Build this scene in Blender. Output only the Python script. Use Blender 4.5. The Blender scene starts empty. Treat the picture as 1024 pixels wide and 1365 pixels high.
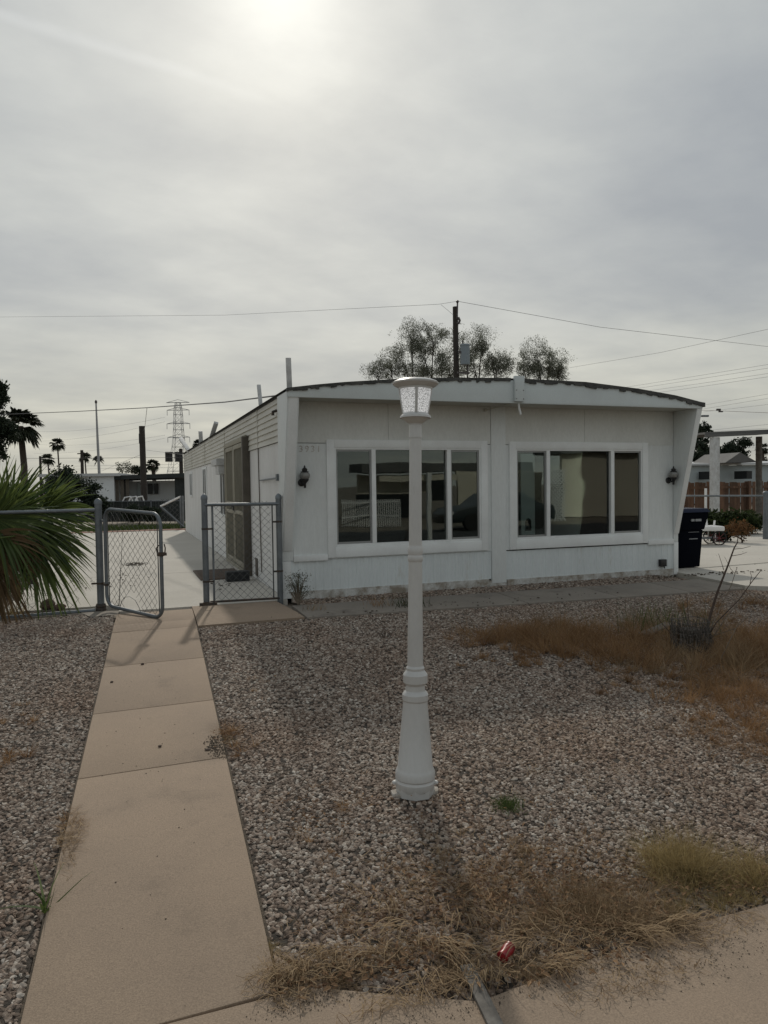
import bpy, math, random
import numpy as np
from mathutils import Vector
random.seed(7); rng = np.random.default_rng(7)
PI = math.pi
scene = bpy.context.scene
COL = scene.collection

# ------------------------------------------------------------------ camera
FPX = 950.; YAW = math.atan(345/950); PITCH = math.radians(2.08); ROLL = .0142; H = 1.3
_Z = np.array([0, 0, 1.])
_F0 = np.array([math.sin(YAW), math.cos(YAW), 0]); _R0 = np.array([math.cos(YAW), -math.sin(YAW), 0])
F = _F0*math.cos(PITCH) - _Z*math.sin(PITCH); _U0 = np.cross(_R0, F)
R = math.cos(ROLL)*_R0 - math.sin(ROLL)*_U0; U = math.cos(ROLL)*_U0 + math.sin(ROLL)*_R0
C = np.array([0, 0, H])
def ray(x, y): return F + R*(x-512)/FPX - U*(y-682.5)/FPX
def onY(x, y, Y): r = ray(x, y); return C + r*Y/r[1]
def onX(x, y, X): r = ray(x, y); return C + r*X/r[0]
def onZ(x, y, z=0.): r = ray(x, y); return C + r*(z-H)/r[2]
def dep(x, y, d): return C + ray(x, y)*d
def T(Y): return -.05*min(max(0., 7.3-Y), 7.3)          # the yard falls gently towards the street
def G(x, y):
    r = ray(x, y); z = 0.
    for i in range(40):
        p = C + r*(z-H)/r[2]; z = .5*z + .5*T(p[1])
    return p
cd = bpy.data.cameras.new('camera'); cam = bpy.data.objects.new('camera', cd); COL.objects.link(cam)
from mathutils import Matrix
cam.matrix_world = Matrix(((R[0], U[0], -F[0], 0), (R[1], U[1], -F[1], 0), (R[2], U[2], -F[2], H), (0, 0, 0, 1)))
cd.sensor_fit = 'HORIZONTAL'; cd.sensor_width = 36; cd.lens = FPX/1024*36; cd.clip_start = .05; cd.clip_end = 3000
scene.camera = cam

# ------------------------------------------------------------------ materials
def nn(nt, t, **kw):
    n = nt.nodes.new(t)
    for k, v in kw.items(): setattr(n, k, v)
    return n
def mat(name, col, rough=.7, col2=None, ns=3., nlo=.35, nhi=.7, fine=0., fs=60., bump=0., bs=80., metal=0., spec=.5, col3=None, ns3=12., lo3=.6, hi3=.7, detail=6., stretch=(1, 1, 1), bd=.01):
    m = bpy.data.materials.new(name); m.use_nodes = True; nt = m.node_tree; L = nt.links
    b = nt.nodes['Principled BSDF']
    b.inputs['Roughness'].default_value = rough; b.inputs['Metallic'].default_value = metal
    b.inputs['Specular IOR Level'].default_value = spec
    geo = nn(nt, 'ShaderNodeNewGeometry'); mp = nn(nt, 'ShaderNodeMapping'); mp.inputs['Scale'].default_value = stretch
    L.new(geo.outputs['Position'], mp.inputs['Vector'])
    def noise(s, d=detail, r=.6):
        n = nn(nt, 'ShaderNodeTexNoise'); n.inputs['Scale'].default_value = s; n.inputs['Detail'].default_value = d; n.inputs['Roughness'].default_value = r
        L.new(mp.outputs[0], n.inputs['Vector']); return n.outputs['Fac']
    def mr(src, a, c, lo=0, hi=1):
        n = nn(nt, 'ShaderNodeMapRange'); n.inputs[1].default_value = a; n.inputs[2].default_value = c; n.inputs[3].default_value = lo; n.inputs[4].default_value = hi
        L.new(src, n.inputs[0]); return n.outputs[0]
    def mix(f, a, c2, bt='MIX'):
        n = nn(nt, 'ShaderNodeMix', data_type='RGBA', blend_type=bt)
        L.new(f, n.inputs[0]) if hasattr(f, 'links') else setattr(n.inputs[0], 'default_value', f)
        for i, v in ((6, a), (7, c2)):
            if hasattr(v, 'links'): L.new(v, n.inputs[i])
            else: n.inputs[i].default_value = (*v, 1)
        return n.outputs[2]
    c = None
    if col2 is not None: c = mix(mr(noise(ns), nlo, nhi), col, col2)
    if col3 is not None: c = mix(mr(noise(ns3, 8, .7), lo3, hi3), c if c is not None else col, col3)
    if fine > 0:
        f = mr(noise(fs, 3, .7), .3, .7, 1-fine, 1+fine)
        cc = nn(nt, 'ShaderNodeCombineColor'); [L.new(f, cc.inputs[i]) for i in range(3)]
        c = mix(1., c if c is not None else col, cc.outputs[0], 'MULTIPLY')
    if c is None: b.inputs['Base Color'].default_value = (*col, 1)
    else: L.new(c, b.inputs['Base Color'])
    if bump > 0:
        bn = nn(nt, 'ShaderNodeBump'); bn.inputs['Strength'].default_value = bump; bn.inputs['Distance'].default_value = bd
        L.new(noise(bs, 5, .65), bn.inputs['Height']); L.new(bn.outputs[0], b.inputs['Normal'])
    return m
def attr_mat(name, c1, c2, rough=.8, transl=.25, attr='tint'):
    """two-tone material driven by a per-leaf random value stored on the mesh"""
    m = bpy.data.materials.new(name); m.use_nodes = True; nt = m.node_tree; L = nt.links
    b = nt.nodes['Principled BSDF']; b.inputs['Roughness'].default_value = rough; b.inputs['Specular IOR Level'].default_value = .25
    a = nn(nt, 'ShaderNodeAttribute', attribute_name=attr)
    mx = nn(nt, 'ShaderNodeMix', data_type='RGBA'); mx.inputs[6].default_value = (*c1, 1); mx.inputs[7].default_value = (*c2, 1)
    L.new(a.outputs['Fac'], mx.inputs[0]); L.new(mx.outputs[2], b.inputs['Base Color'])
    if transl > 0:
        t = nn(nt, 'ShaderNodeBsdfTranslucent'); L.new(mx.outputs[2], t.inputs[0])
        ms = nn(nt, 'ShaderNodeMixShader'); ms.inputs[0].default_value = transl
        L.new(b.outputs[0], ms.inputs[1]); L.new(t.outputs[0], ms.inputs[2]); L.new(ms.outputs[0], nt.nodes['Material Output'].inputs[0])
    return m
M = {}
M['wall'] = mat('white_wall_paint', (.70, .735, .735), .6, (.63, .65, .64), 1.1, .35, .7, fine=.05, fs=40, bump=.15, bs=25, col3=(.50, .475, .42), ns3=5, lo3=.60, hi3=.82, stretch=(1, 1, .22))
M['upper'] = mat('cream_panel_paint', (.70, .72, .70), .65, (.61, .625, .60), 1.6, .3, .7, fine=.05, fs=40, bump=.12, bs=25, col3=(.52, .51, .46), ns3=5, lo3=.62, hi3=.85, stretch=(1, 1, .45))
M['trim'] = mat('white_trim_paint', (.76, .785, .785), .5, (.66, .675, .67), 2.5, .35, .7, fine=.04, fs=50, bump=.1, bs=40)
M['skirt'] = mat('skirting_paint', (.68, .73, .74), .6, (.60, .64, .645), 1.6, .35, .7, fine=.05, fs=60, bump=.1, bs=30, col3=(.44, .40, .33), ns3=6, lo3=.58, hi3=.8, stretch=(1, 1, .25))
M['skirtlow'] = mat('dirty_paint', (.55, .55, .53), .8, (.26, .225, .18), 7, .4, .62, fine=.15, fs=60, bump=.3, bs=30)
M['siding'] = mat('aged_cream_siding', (.60, .585, .53), .6, (.48, .465, .41), 2.2, .35, .7, fine=.06, fs=40, stretch=(1, .5, 3))
M['side'] = mat('side_panel_paint', (.72, .72, .715), .65, (.62, .615, .60), 1.5, .35, .7, fine=.06, fs=40, bump=.12, bs=30, col3=(.25, .22, .18), ns3=4, lo3=.66, hi3=.8, stretch=(1, 1.6, .5))
M['soffit'] = mat('soffit_paint', (.50, .495, .45), .7, (.42, .415, .37), 2, .35, .7, fine=.06)
M['shingle'] = mat('roof_felt', (.045, .047, .045), .9, (.09, .09, .085), 9, .4, .65, fine=.2, bump=.4, bs=60)
M['fascia'] = mat('fascia_paint', (.58, .635, .64), .55, (.52, .56, .56), 1.3, .35, .7, fine=.04, bump=.06, bs=30)
M['roofpost'] = mat('weathered_white_post', (.55, .56, .56), .7, (.42, .42, .41), 8, .4, .65, fine=.1)
M['door'] = mat('tan_security_door', (.30, .28, .22), .6, (.24, .22, .17), 5, .35, .7, fine=.08)
M['doormesh'] = mat('door_screen', (.10, .10, .085), .8, (.15, .145, .12), 20, .4, .6, fine=.15, fs=120)
M['jamb'] = mat('brown_door_jamb', (.075, .065, .052), .7, (.11, .095, .075), 6, .35, .7, fine=.12)
M['alu'] = mat('window_aluminium', (.30, .31, .31), .45, metal=.6, fine=.05)
M['vinyl'] = mat('white_window_frame', (.78, .81, .81), .4, (.70, .72, .72), 4, .35, .7, fine=.03)
M['black'] = mat('black_plastic', (.012, .012, .013), .45, (.02, .02, .022), 12, .4, .6, fine=.1)
M['globe'] = mat('smoked_glass_globe', (.22, .22, .21), .12, spec=.6)
M['galv'] = mat('galvanised_steel', (.18, .20, .215), .5, (.12, .135, .15), 8, .35, .7, metal=.55, fine=.12, fs=90)
M['wire'] = mat('galvanised_wire', (.10, .105, .105), .6, metal=.4, fine=.1)
M['rust'] = mat('rusty_clamp', (.035, .032, .03), .7, (.07, .045, .03), 30, .4, .6)
M['lamp'] = mat('white_lamp_paint', (.52, .525, .515), .38, (.46, .46, .45), 6, .35, .75, fine=.03, fs=70, bump=.05, bs=40, col3=(.28, .25, .21), ns3=11, lo3=.64, hi3=.76, stretch=(1, 1, .35))
M['footpale'] = mat('splashed_footing', (.50, .48, .45), .85, (.33, .30, .26), 30, .4, .6, fine=.15, bump=.4, bs=60)
M['slab'] = mat('pale_concrete', (.50, .475, .425), .9, (.43, .405, .36), .9, .3, .7, fine=.1, fs=50, bump=.25, bs=60, col3=(.26, .235, .20), ns3=3.2, lo3=.62, hi3=.8, bd=.004)
M['walk'] = mat('tan_concrete', (.305, .23, .165), .9, (.245, .187, .138), 1.3, .3, .72, fine=.24, fs=170, bump=.6, bs=170, col3=(.19, .145, .105), ns3=2.6, lo3=.56, hi3=.8, bd=.003)
M['walk2'] = mat('grey_brown_concrete', (.25, .22, .185), .9, (.19, .168, .142), 1.6, .3, .7, fine=.12, fs=60, bump=.4, bs=110, col3=(.12, .10, .085), ns3=2.6, lo3=.55, hi3=.75, bd=.004)
M['dirt'] = mat('dirt', (.10, .078, .055), .95, (.06, .048, .035), 5, .35, .65, fine=.3, fs=70, bump=.8, bs=50, bd=.02)
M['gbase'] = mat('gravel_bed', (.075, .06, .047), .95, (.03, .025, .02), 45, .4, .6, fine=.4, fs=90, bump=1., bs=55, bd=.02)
M['asphalt'] = mat('asphalt', (.06, .06, .062), .9, (.045, .045, .046), 2, .35, .7, fine=.2, fs=60)
M['farground'] = mat('desert_ground', (.25, .21, .165), .95, (.17, .145, .115), .4, .35, .65, fine=.2, fs=8)
M['redcurb'] = mat('faded_red_concrete', (.30, .16, .12), .9, (.24, .14, .11), 3, .35, .65, fine=.1)
M['wood'] = mat('fence_boards', (.30, .175, .115), .85, (.13, .08, .055), 1.6, .35, .62, fine=.2, fs=30, stretch=(3, 3, .4))
M['pole'] = mat('creosote_pole', (.03, .026, .023), .9, (.05, .042, .036), 6, .35, .65, fine=.2, fs=30, stretch=(3, 3, .4))
M['greywood'] = mat('grey_weathered_wood', (.20, .185, .165), .9, (.11, .10, .088), 9, .35, .65, fine=.2, fs=60)
M['dark'] = mat('dark_green_panel', (.018, .024, .024), .8, (.03, .036, .034), 5, .35, .65, fine=.1)
M['farwall'] = mat('far_white_wall', (.68, .72, .74), .7, (.60, .63, .65), .8, .35, .65, fine=.04)
M['farwall2'] = mat('far_grey_wall', (.42, .48, .50), .7, (.37, .42, .435), .8, .35, .65, fine=.04)
M['farroof'] = mat('far_roof', (.10, .10, .10), .8, (.13, .13, .125), 1, .35, .65)
M['farroofw'] = mat('far_white_roof', (.55, .57, .58), .6, (.45, .47, .48), .6, .35, .65)
M['farglass'] = mat('far_window', (.02, .023, .025), .35, spec=.25)
M['bin'] = mat('navy_bin_plastic', (.002, .0028, .006), .9, (.0032, .0042, .008), 5, .35, .65, fine=.1, spec=.05)
M['lid'] = mat('blue_bin_lid', (.007, .012, .035), .6, (.009, .015, .04), 5, .35, .65, spec=.2)
M['label'] = mat('white_print', (.26, .27, .28), .6)
M['bag'] = mat('white_plastic_bag', (.55, .57, .60), .4, (.10, .16, .42), 9, .52, .58)
M['bark'] = mat('bark', (.065, .05, .038), .9, (.04, .032, .025), 12, .35, .65, fine=.2, bump=.4, bs=30)
M['twig'] = mat('dry_twig', (.055, .038, .03), .9, (.09, .065, .05), 20, .35, .65)
M['twigp'] = mat('pale_dead_twig', (.20, .165, .125), .9, (.12, .10, .08), 20, .35, .65)
M['cagewood'] = mat('grey_dead_stem', (.15, .135, .12), .9, (.055, .05, .043), 60, .4, .6)
M['rock'] = mat('field_rock', (.20, .13, .105), .9, (.13, .10, .085), 9, .35, .65, fine=.2, bump=.5, bs=25)
M['blackblock'] = mat('black_rubber_block', (.012, .014, .016), .75, (.022, .024, .026), 25, .4, .6, fine=.2)
M['doormat'] = mat('brown_doormat', (.10, .07, .052), .95, (.07, .05, .038), 12, .35, .65, fine=.2)
M['redcan'] = mat('crushed_red_can', (.28, .012, .018), .35, (.18, .01, .014), 30, .4, .6)
M['transformer'] = mat('grey_transformer_paint', (.20, .24, .27), .5)
M['insul'] = mat('insulator', (.06, .05, .05), .4)
M['steel'] = mat('tower_steel', (.34, .35, .36), .6, metal=.3)
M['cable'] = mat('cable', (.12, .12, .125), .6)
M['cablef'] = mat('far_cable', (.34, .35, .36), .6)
M['whitetube'] = mat('white_tube', (.75, .75, .74), .35)
M['rubber'] = mat('tyre_rubber', (.015, .015, .015), .8)
M['red'] = mat('red_wheel', (.16, .03, .03), .5)
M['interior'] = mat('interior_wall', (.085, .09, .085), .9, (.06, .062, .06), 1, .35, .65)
M['petdoor'] = mat('pet_door_panel', (.75, .77, .80), .5)
M['digit'] = mat('raised_number', (.56, .54, .52), .6, (.42, .38, .34), 40, .45, .6)
M['beige'] = mat('beige_stucco', (.62, .58, .48), .8, (.55, .51, .42), 1, .35, .65)
M['carpaint'] = mat('dark_car_paint', (.02, .028, .03), .25, spec=.6)
M['palmtrunk'] = mat('palm_trunk', (.07, .055, .042), .9, (.045, .036, .03), 9, .35, .65, fine=.2, fs=20)
M['leaf_olive'] = attr_mat('mesquite_leaf', (.08, .09, .07), (.20, .21, .165), .8, .5)
M['leaf_dark'] = attr_mat('dark_foliage', (.010, .018, .012), (.035, .048, .028), .8, .2)
M['leaf_mid'] = attr_mat('bush_foliage', (.018, .030, .010), (.055, .075, .025), .8, .25)
M['leaf_sage'] = attr_mat('sage_foliage', (.055, .065, .042), (.12, .125, .09), .85, .25)
M['leaf_palm'] = attr_mat('palm_leaf', (.028, .052, .016), (.13, .17, .05), .35, .35)
M['leaf_palmfar'] = attr_mat('far_palm_leaf', (.012, .018, .010), (.035, .042, .02), .6, .15)
M['leaf_dead'] = attr_mat('dead_palm_leaf', (.07, .045, .022), (.17, .115, .06), .8, .25)
M['dry_rust'] = attr_mat('rusty_dry_weed', (.13, .065, .03), (.43, .275, .145), .9, .35)
M['dry_straw'] = attr_mat('straw', (.14, .088, .046), (.42, .31, .19), .85, .3)
M['dry_yellow'] = attr_mat('yellow_dry_grass', (.18, .13, .055), (.46, .36, .18), .85, .35)
M['green_weed'] = attr_mat('green_weed', (.03, .055, .015), (.11, .15, .045), .7, .35)
M['rust_bush'] = attr_mat('rust_bush', (.09, .045, .02), (.20, .11, .05), .9, .3)
M['dead_leaf'] = attr_mat('fallen_leaf', (.09, .045, .024), (.36, .23, .13), .8, .2)
M['lawn'] = attr_mat('lawn_blade', (.03, .05, .012), (.07, .10, .03), .8, .3)

def glass_mat():
    m = bpy.data.materials.new('window_glass'); m.use_nodes = True; nt = m.node_tree; L = nt.links; nt.nodes.remove(nt.nodes['Principled BSDF'])
    fr = nn(nt, 'ShaderNodeFresnel'); fr.inputs[0].default_value = 1.72
    tr = nn(nt, 'ShaderNodeBsdfTransparent'); tr.inputs[0].default_value = (.78, .84, .82, 1)
    gl = nn(nt, 'ShaderNodeBsdfGlossy'); gl.inputs['Roughness'].default_value = .012; gl.inputs[0].default_value = (.95, 1, .97, 1)
    geo = nn(nt, 'ShaderNodeNewGeometry'); no = nn(nt, 'ShaderNodeTexNoise'); no.inputs['Scale'].default_value = 1.6; no.inputs['Detail'].default_value = 1
    L.new(geo.outputs['Position'], no.inputs['Vector'])
    bp = nn(nt, 'ShaderNodeBump'); bp.inputs['Strength'].default_value = .06; bp.inputs['Distance'].default_value = .02
    L.new(no.outputs['Fac'], bp.inputs['Height']); L.new(bp.outputs[0], gl.inputs['Normal'])
    mx = nn(nt, 'ShaderNodeMixShader'); L.new(fr.outputs[0], mx.inputs[0]); L.new(tr.outputs[0], mx.inputs[1]); L.new(gl.outputs[0], mx.inputs[2])
    L.new(mx.outputs[0], nt.nodes['Material Output'].inputs[0]); return m
M['glass'] = glass_mat()
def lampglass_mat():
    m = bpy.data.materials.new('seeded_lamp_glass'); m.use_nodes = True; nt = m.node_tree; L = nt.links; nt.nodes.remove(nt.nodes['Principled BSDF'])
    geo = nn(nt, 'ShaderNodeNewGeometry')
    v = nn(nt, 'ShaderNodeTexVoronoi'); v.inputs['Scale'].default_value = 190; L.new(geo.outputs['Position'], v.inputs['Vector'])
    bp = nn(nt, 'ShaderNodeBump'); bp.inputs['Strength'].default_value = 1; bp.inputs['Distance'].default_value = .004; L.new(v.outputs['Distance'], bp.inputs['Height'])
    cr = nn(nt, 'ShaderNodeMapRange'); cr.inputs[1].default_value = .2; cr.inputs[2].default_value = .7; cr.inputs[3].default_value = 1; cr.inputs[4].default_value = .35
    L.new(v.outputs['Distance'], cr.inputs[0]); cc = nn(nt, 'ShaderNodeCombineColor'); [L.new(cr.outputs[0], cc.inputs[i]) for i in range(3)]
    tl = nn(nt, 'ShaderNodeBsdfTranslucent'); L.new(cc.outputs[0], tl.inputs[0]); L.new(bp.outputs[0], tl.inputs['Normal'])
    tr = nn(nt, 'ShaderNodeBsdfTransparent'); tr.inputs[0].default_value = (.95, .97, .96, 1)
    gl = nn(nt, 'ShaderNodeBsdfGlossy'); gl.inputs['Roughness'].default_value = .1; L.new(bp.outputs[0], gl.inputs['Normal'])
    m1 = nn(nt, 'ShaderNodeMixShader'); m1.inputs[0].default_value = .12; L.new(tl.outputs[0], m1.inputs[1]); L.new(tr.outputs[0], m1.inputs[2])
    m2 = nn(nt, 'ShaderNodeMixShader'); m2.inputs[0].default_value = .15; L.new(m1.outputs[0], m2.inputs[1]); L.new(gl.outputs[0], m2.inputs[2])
    em = nn(nt, 'ShaderNodeEmission'); L.new(cc.outputs[0], em.inputs[0]); em.inputs[1].default_value = .36  # faint glow added to the glass in place of daylight shining through it
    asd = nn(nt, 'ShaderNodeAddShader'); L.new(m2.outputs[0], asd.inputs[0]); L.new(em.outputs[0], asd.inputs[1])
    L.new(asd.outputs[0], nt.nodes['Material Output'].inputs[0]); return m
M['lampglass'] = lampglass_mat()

# ------------------------------------------------------------------ mesh helpers
BASE = {}
class MB:
    def __init__(s): s.v = []; s.f = []; s.tint = []
    def quad(s, a, b, c, d): n = len(s.v); s.v += [tuple(a), tuple(b), tuple(c), tuple(d)]; s.f.append((n, n+1, n+2, n+3)); return s
    def tri(s, a, b, c): n = len(s.v); s.v += [tuple(a), tuple(b), tuple(c)]; s.f.append((n, n+1, n+2)); return s
    def box(s, x0, x1, y0, y1, z0, z1):
        n = len(s.v)
        s.v += [(x0, y0, z0), (x1, y0, z0), (x1, y1, z0), (x0, y1, z0), (x0, y0, z1), (x1, y0, z1), (x1, y1, z1), (x0, y1, z1)]
        s.f += [tuple(n+i for i in q) for q in ((0, 3, 2, 1), (4, 5, 6, 7), (0, 1, 5, 4), (1, 2, 6, 5), (2, 3, 7, 6), (3, 0, 4, 7))]; return s
    def obox(s, c, ax, ay, az):  # centre and three half-axes
        c, ax, ay, az = map(np.array, (c, ax, ay, az)); n = len(s.v)
        for k in (-1, 1):
            for i, j in ((-1, -1), (1, -1), (1, 1), (-1, 1)): s.v.append(tuple(c+ax*i+ay*j+az*k))
        s.f += [tuple(n+i for i in q) for q in ((0, 3, 2, 1), (4, 5, 6, 7), (0, 1, 5, 4), (1, 2, 6, 5), (2, 3, 7, 6), (3, 0, 4, 7))]; return s
    def bar(s, a, b, w, h, up=(0, 0, 1)):
        a = np.array(a, float); b = np.array(b, float); d = b-a; l = np.linalg.norm(d); d = d/l
        u = np.array(up, float)
        if abs(d@u) > .95: u = np.array([0, 1., 0])
        sd = np.cross(d, u); sd /= np.linalg.norm(sd); u = np.cross(sd, d)
        return s.obox((a+b)/2, d*l/2, sd*w/2, u*h/2)
    def tube(s, pts, r, n=8, cap=True):
        pts = [np.array(p, float) for p in pts]; k = len(pts)
        rs = list(r) if hasattr(r, '__len__') else [r]*k
        n0 = len(s.v); prev = None
        for i, p in enumerate(pts):
            d = pts[min(i+1, k-1)]-pts[max(i-1, 0)]; d = d/(np.linalg.norm(d)+1e-9)
            if prev is None:
                a = np.array([0, 0, 1.]) if abs(d[2]) < .9 else np.array([1., 0, 0])
                e1 = np.cross(d, a)
            else: e1 = prev - d*(prev@d)
            e1 /= np.linalg.norm(e1)+1e-9; prev = e1; e2 = np.cross(d, e1)
            for j in range(n):
                t = 2*PI*j/n; s.v.append(tuple(p+rs[i]*(math.cos(t)*e1+math.sin(t)*e2)))
        for i in range(k-1):
            for j in range(n):
                s.f.append((n0+i*n+j, n0+i*n+(j+1) % n, n0+(i+1)*n+(j+1) % n, n0+(i+1)*n+j))
        if cap and n > 2: s.f.append(tuple(n0+j for j in range(n))[::-1]); s.f.append(tuple(n0+(k-1)*n+j for j in range(n)))
        return s
    def lathe(s, prof, c0, axis=(0, 0, 1), n=32, ph=0., a0=0., a1=2*PI):   # prof: (height, radius)
        ax = np.array(axis, float); ax /= np.linalg.norm(ax)
        e1 = np.cross(ax, [0, 1, 0]) if abs(ax[1]) < .9 else np.cross(ax, [1, 0, 0]); e1 /= np.linalg.norm(e1); e2 = np.cross(ax, e1)
        c0 = np.array(c0, float); n0 = len(s.v); full = abs(a1-a0-2*PI) < 1e-6; m = n if full else n+1
        for h, r in prof:
            for j in range(m):
                t = ph+a0+(a1-a0)*j/n; s.v.append(tuple(c0+ax*h+r*(math.cos(t)*e1+math.sin(t)*e2)))
        for i in range(len(prof)-1):
            for j in range(n):
                jj = (j+1) % n if full else j+1
                s.f.append((n0+i*m+j, n0+i*m+jj, n0+(i+1)*m+jj, n0+(i+1)*m+j))
        if full:
            s.f.append(tuple(n0+j for j in range(n))[::-1]); q = n0+(len(prof)-1)*n; s.f.append(tuple(q+j for j in range(n)))
        return s
    def prism(s, poly, vec):   # polygon (3-D points) extruded along vec
        n = len(s.v); k = len(poly); vec = np.array(vec, float)
        s.v += [tuple(p) for p in poly]+[tuple(np.array(p, float)+vec) for p in poly]
        s.f.append(tuple(range(n, n+k))[::-1]); s.f.append(tuple(range(n+k, n+2*k)))
        for i in range(k): j = (i+1) % k; s.f.append((n+i, n+j, n+k+j, n+k+i))
        return s
    def build(s, name, m, parent=None, smooth=0., bevel=0.):
        me = bpy.data.meshes.new(name); o = bpy.data.objects.new(name, me); COL.objects.link(o)
        off = np.zeros(3)
        if parent is not None:
            o.parent = parent; r = parent
            while r.parent is not None: r = r.parent
            off = np.array(BASE.get(r.name, (0, 0, 0)))
        v = np.array(s.v, float)-off
        me.from_pydata(v.tolist(), [], s.f); me.update()
        import bmesh
        if not s.tint:
            bm = bmesh.new(); bm.from_mesh(me); bmesh.ops.recalc_face_normals(bm, faces=bm.faces)
            if bevel > 0:
                es = [e for e in bm.edges if len(e.link_faces) == 2 and e.calc_face_angle(0) > .6]
                bmesh.ops.bevel(bm, geom=es, offset=bevel, segments=2, affect='EDGES', profile=.6)
            bm.to_mesh(me); bm.free()
        else:
            a = me.attributes.new('tint', 'FLOAT', 'FACE'); a.data.foreach_set('value', np.array(s.tint, 'f'))
        me.materials.append(M[m] if isinstance(m, str) else m)
        if smooth or bevel:
            me.shade_smooth(); me.set_sharp_from_angle(angle=smooth or .6)
        return o
def thing(name, label, cat, loc=(0, 0, 0), group=None):
    o = bpy.data.objects.new(name, None); COL.objects.link(o); o.location = tuple(float(c) for c in loc); o.empty_display_size = .1
    BASE[o.name] = tuple(float(c) for c in loc); o['label'] = label; o['category'] = cat
    if group: o['group'] = group
    return o
def tag(o, label, cat, group=None):
    o['label'] = label; o['category'] = cat
    if group: o['group'] = group
    return o
def structure(o): o['kind'] = 'structure'; return o
def stuff(o, label=None):
    o['kind'] = 'stuff'
    if label: o['label'] = label
    return o
def copy_tree(o, parent=None):
    c = o.copy(); COL.objects.link(c)
    if parent is not None: c.parent = parent
    for ch in list(o.children): copy_tree(ch, c)
    return c
def inpoly(x, y, P):
    r = False; j = len(P)-1
    for i in range(len(P)):
        if (P[i][1] > y) != (P[j][1] > y) and x < (P[j][0]-P[i][0])*(y-P[i][1])/(P[j][1]-P[i][1])+P[i][0]: r = not r
        j = i
    return r
def sheet(name, poly, m, dz=0., step=0, thick=0.):
    """ground polygon following the slope T(Y)"""
    ys = sorted({p[1] for p in poly} | ({7.3} if min(p[1] for p in poly) < 7.3 < max(p[1] for p in poly) else set()) | ({0.} if min(p[1] for p in poly) < 0 < max(p[1] for p in poly) else set()))
    import bmesh
    bm = bmesh.new(); vs = [bm.verts.new((p[0], p[1], 0)) for p in poly]; bm.faces.new(vs)
    for y in ys: bmesh.ops.bisect_plane(bm, geom=bm.verts[:]+bm.edges[:]+bm.faces[:], plane_co=(0, y, 0), plane_no=(0, 1, 0))
    for v in bm.verts: v.co.z = T(v.co.y)+dz
    if thick > 0:
        r = bmesh.ops.extrude_face_region(bm, geom=bm.faces[:])
        for g in r['geom']:
            if isinstance(g, bmesh.types.BMVert): g.co.z -= thick
    bmesh.ops.recalc_face_normals(bm, faces=bm.faces)
    if thick == 0:
        for f in bm.faces:
            if f.normal.z < 0: f.normal_flip()
    me = bpy.data.meshes.new(name); bm.to_mesh(me); bm.free(); me.materials.append(M[m])
    o = bpy.data.objects.new(name, me); COL.objects.link(o); return o

# ------------------------------------------------------------------ world, sun
SUN_AZ = math.atan2(F[0], F[1]) - math.atan((512-385)/FPX)        # measured from +Y towards +X
SUN_EL = math.radians(35)
sdir = np.array([math.sin(SUN_AZ)*math.cos(SUN_EL), math.cos(SUN_AZ)*math.cos(SUN_EL), math.sin(SUN_EL)])
w = bpy.data.worlds.new('World'); scene.world = w; w.use_nodes = True; nt = w.node_tree; L = nt.links
bg = nt.nodes['Background']; bg.inputs[1].default_value = .1
sky = nn(nt, 'ShaderNodeTexSky', sky_type='NISHITA', sun_disc=False, sun_elevation=SUN_EL, sun_rotation=SUN_AZ, air_density=1.2, dust_density=3.)
tc = nn(nt, 'ShaderNodeTexCoord'); sep = nn(nt, 'ShaderNodeSeparateXYZ'); L.new(tc.outputs['Generated'], sep.inputs[0])
def mth(op, a, b=None, c=None):
    n = nn(nt, 'ShaderNodeMath', operation=op)
    for i, v in enumerate((a, b, c)):
        if v is None: continue
        if hasattr(v, 'links'): L.new(v, n.inputs[i])
        else: n.inputs[i].default_value = v
    return n.outputs[0]
def ramp(src, stops):
    n = nn(nt, 'ShaderNodeValToRGB'); e = n.color_ramp.elements
    while len(e) < len(stops): e.new(.5)
    for i, (p, c) in enumerate(stops): e[i].position = p; e[i].color = (*c, 1) if hasattr(c, '__len__') else (c, c, c, 1)
    L.new(src, n.inputs[0]); return n.outputs[0]
zz = mth('MAXIMUM', sep.outputs[2], 0.)
den = mth('ADD', zz, .13)
pxx = mth('DIVIDE', sep.outputs[0], den); pyy = mth('DIVIDE', sep.outputs[1], den)
cmb = nn(nt, 'ShaderNodeCombineXYZ'); L.new(pxx, cmb.inputs[0]); L.new(pyy, cmb.inputs[1])
mp = nn(nt, 'ShaderNodeMapping'); mp.inputs['Rotation'].default_value = (0, 0, -.5); mp.inputs['Scale'].default_value = (.50, .62, 1); mp.inputs['Location'].default_value = (.7, 2.3, 0)
L.new(cmb.outputs[0], mp.inputs[0])
def wnoise(sc, det, ro, dist=0., vec=None):
    n = nn(nt, 'ShaderNodeTexNoise'); n.inputs['Scale'].default_value = sc; n.inputs['Detail'].default_value = det; n.inputs['Roughness'].default_value = ro; n.inputs['Distortion'].default_value = dist
    L.new(vec or mp.outputs[0], n.inputs['Vector']); return n.outputs['Fac']
n1 = wnoise(1.35, 4, .48, .05); n2 = wnoise(4.2, 7, .58, .1)
cl = mth('ADD', mth('MULTIPLY', n1, .72), mth('MULTIPLY', n2, .28))
cloud = ramp(cl, [(.34, (.335, .352, .372)), (.44, (.392, .406, .412)), (.52, (.45, .46, .45)), (.64, (.55, .552, .52))])
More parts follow.
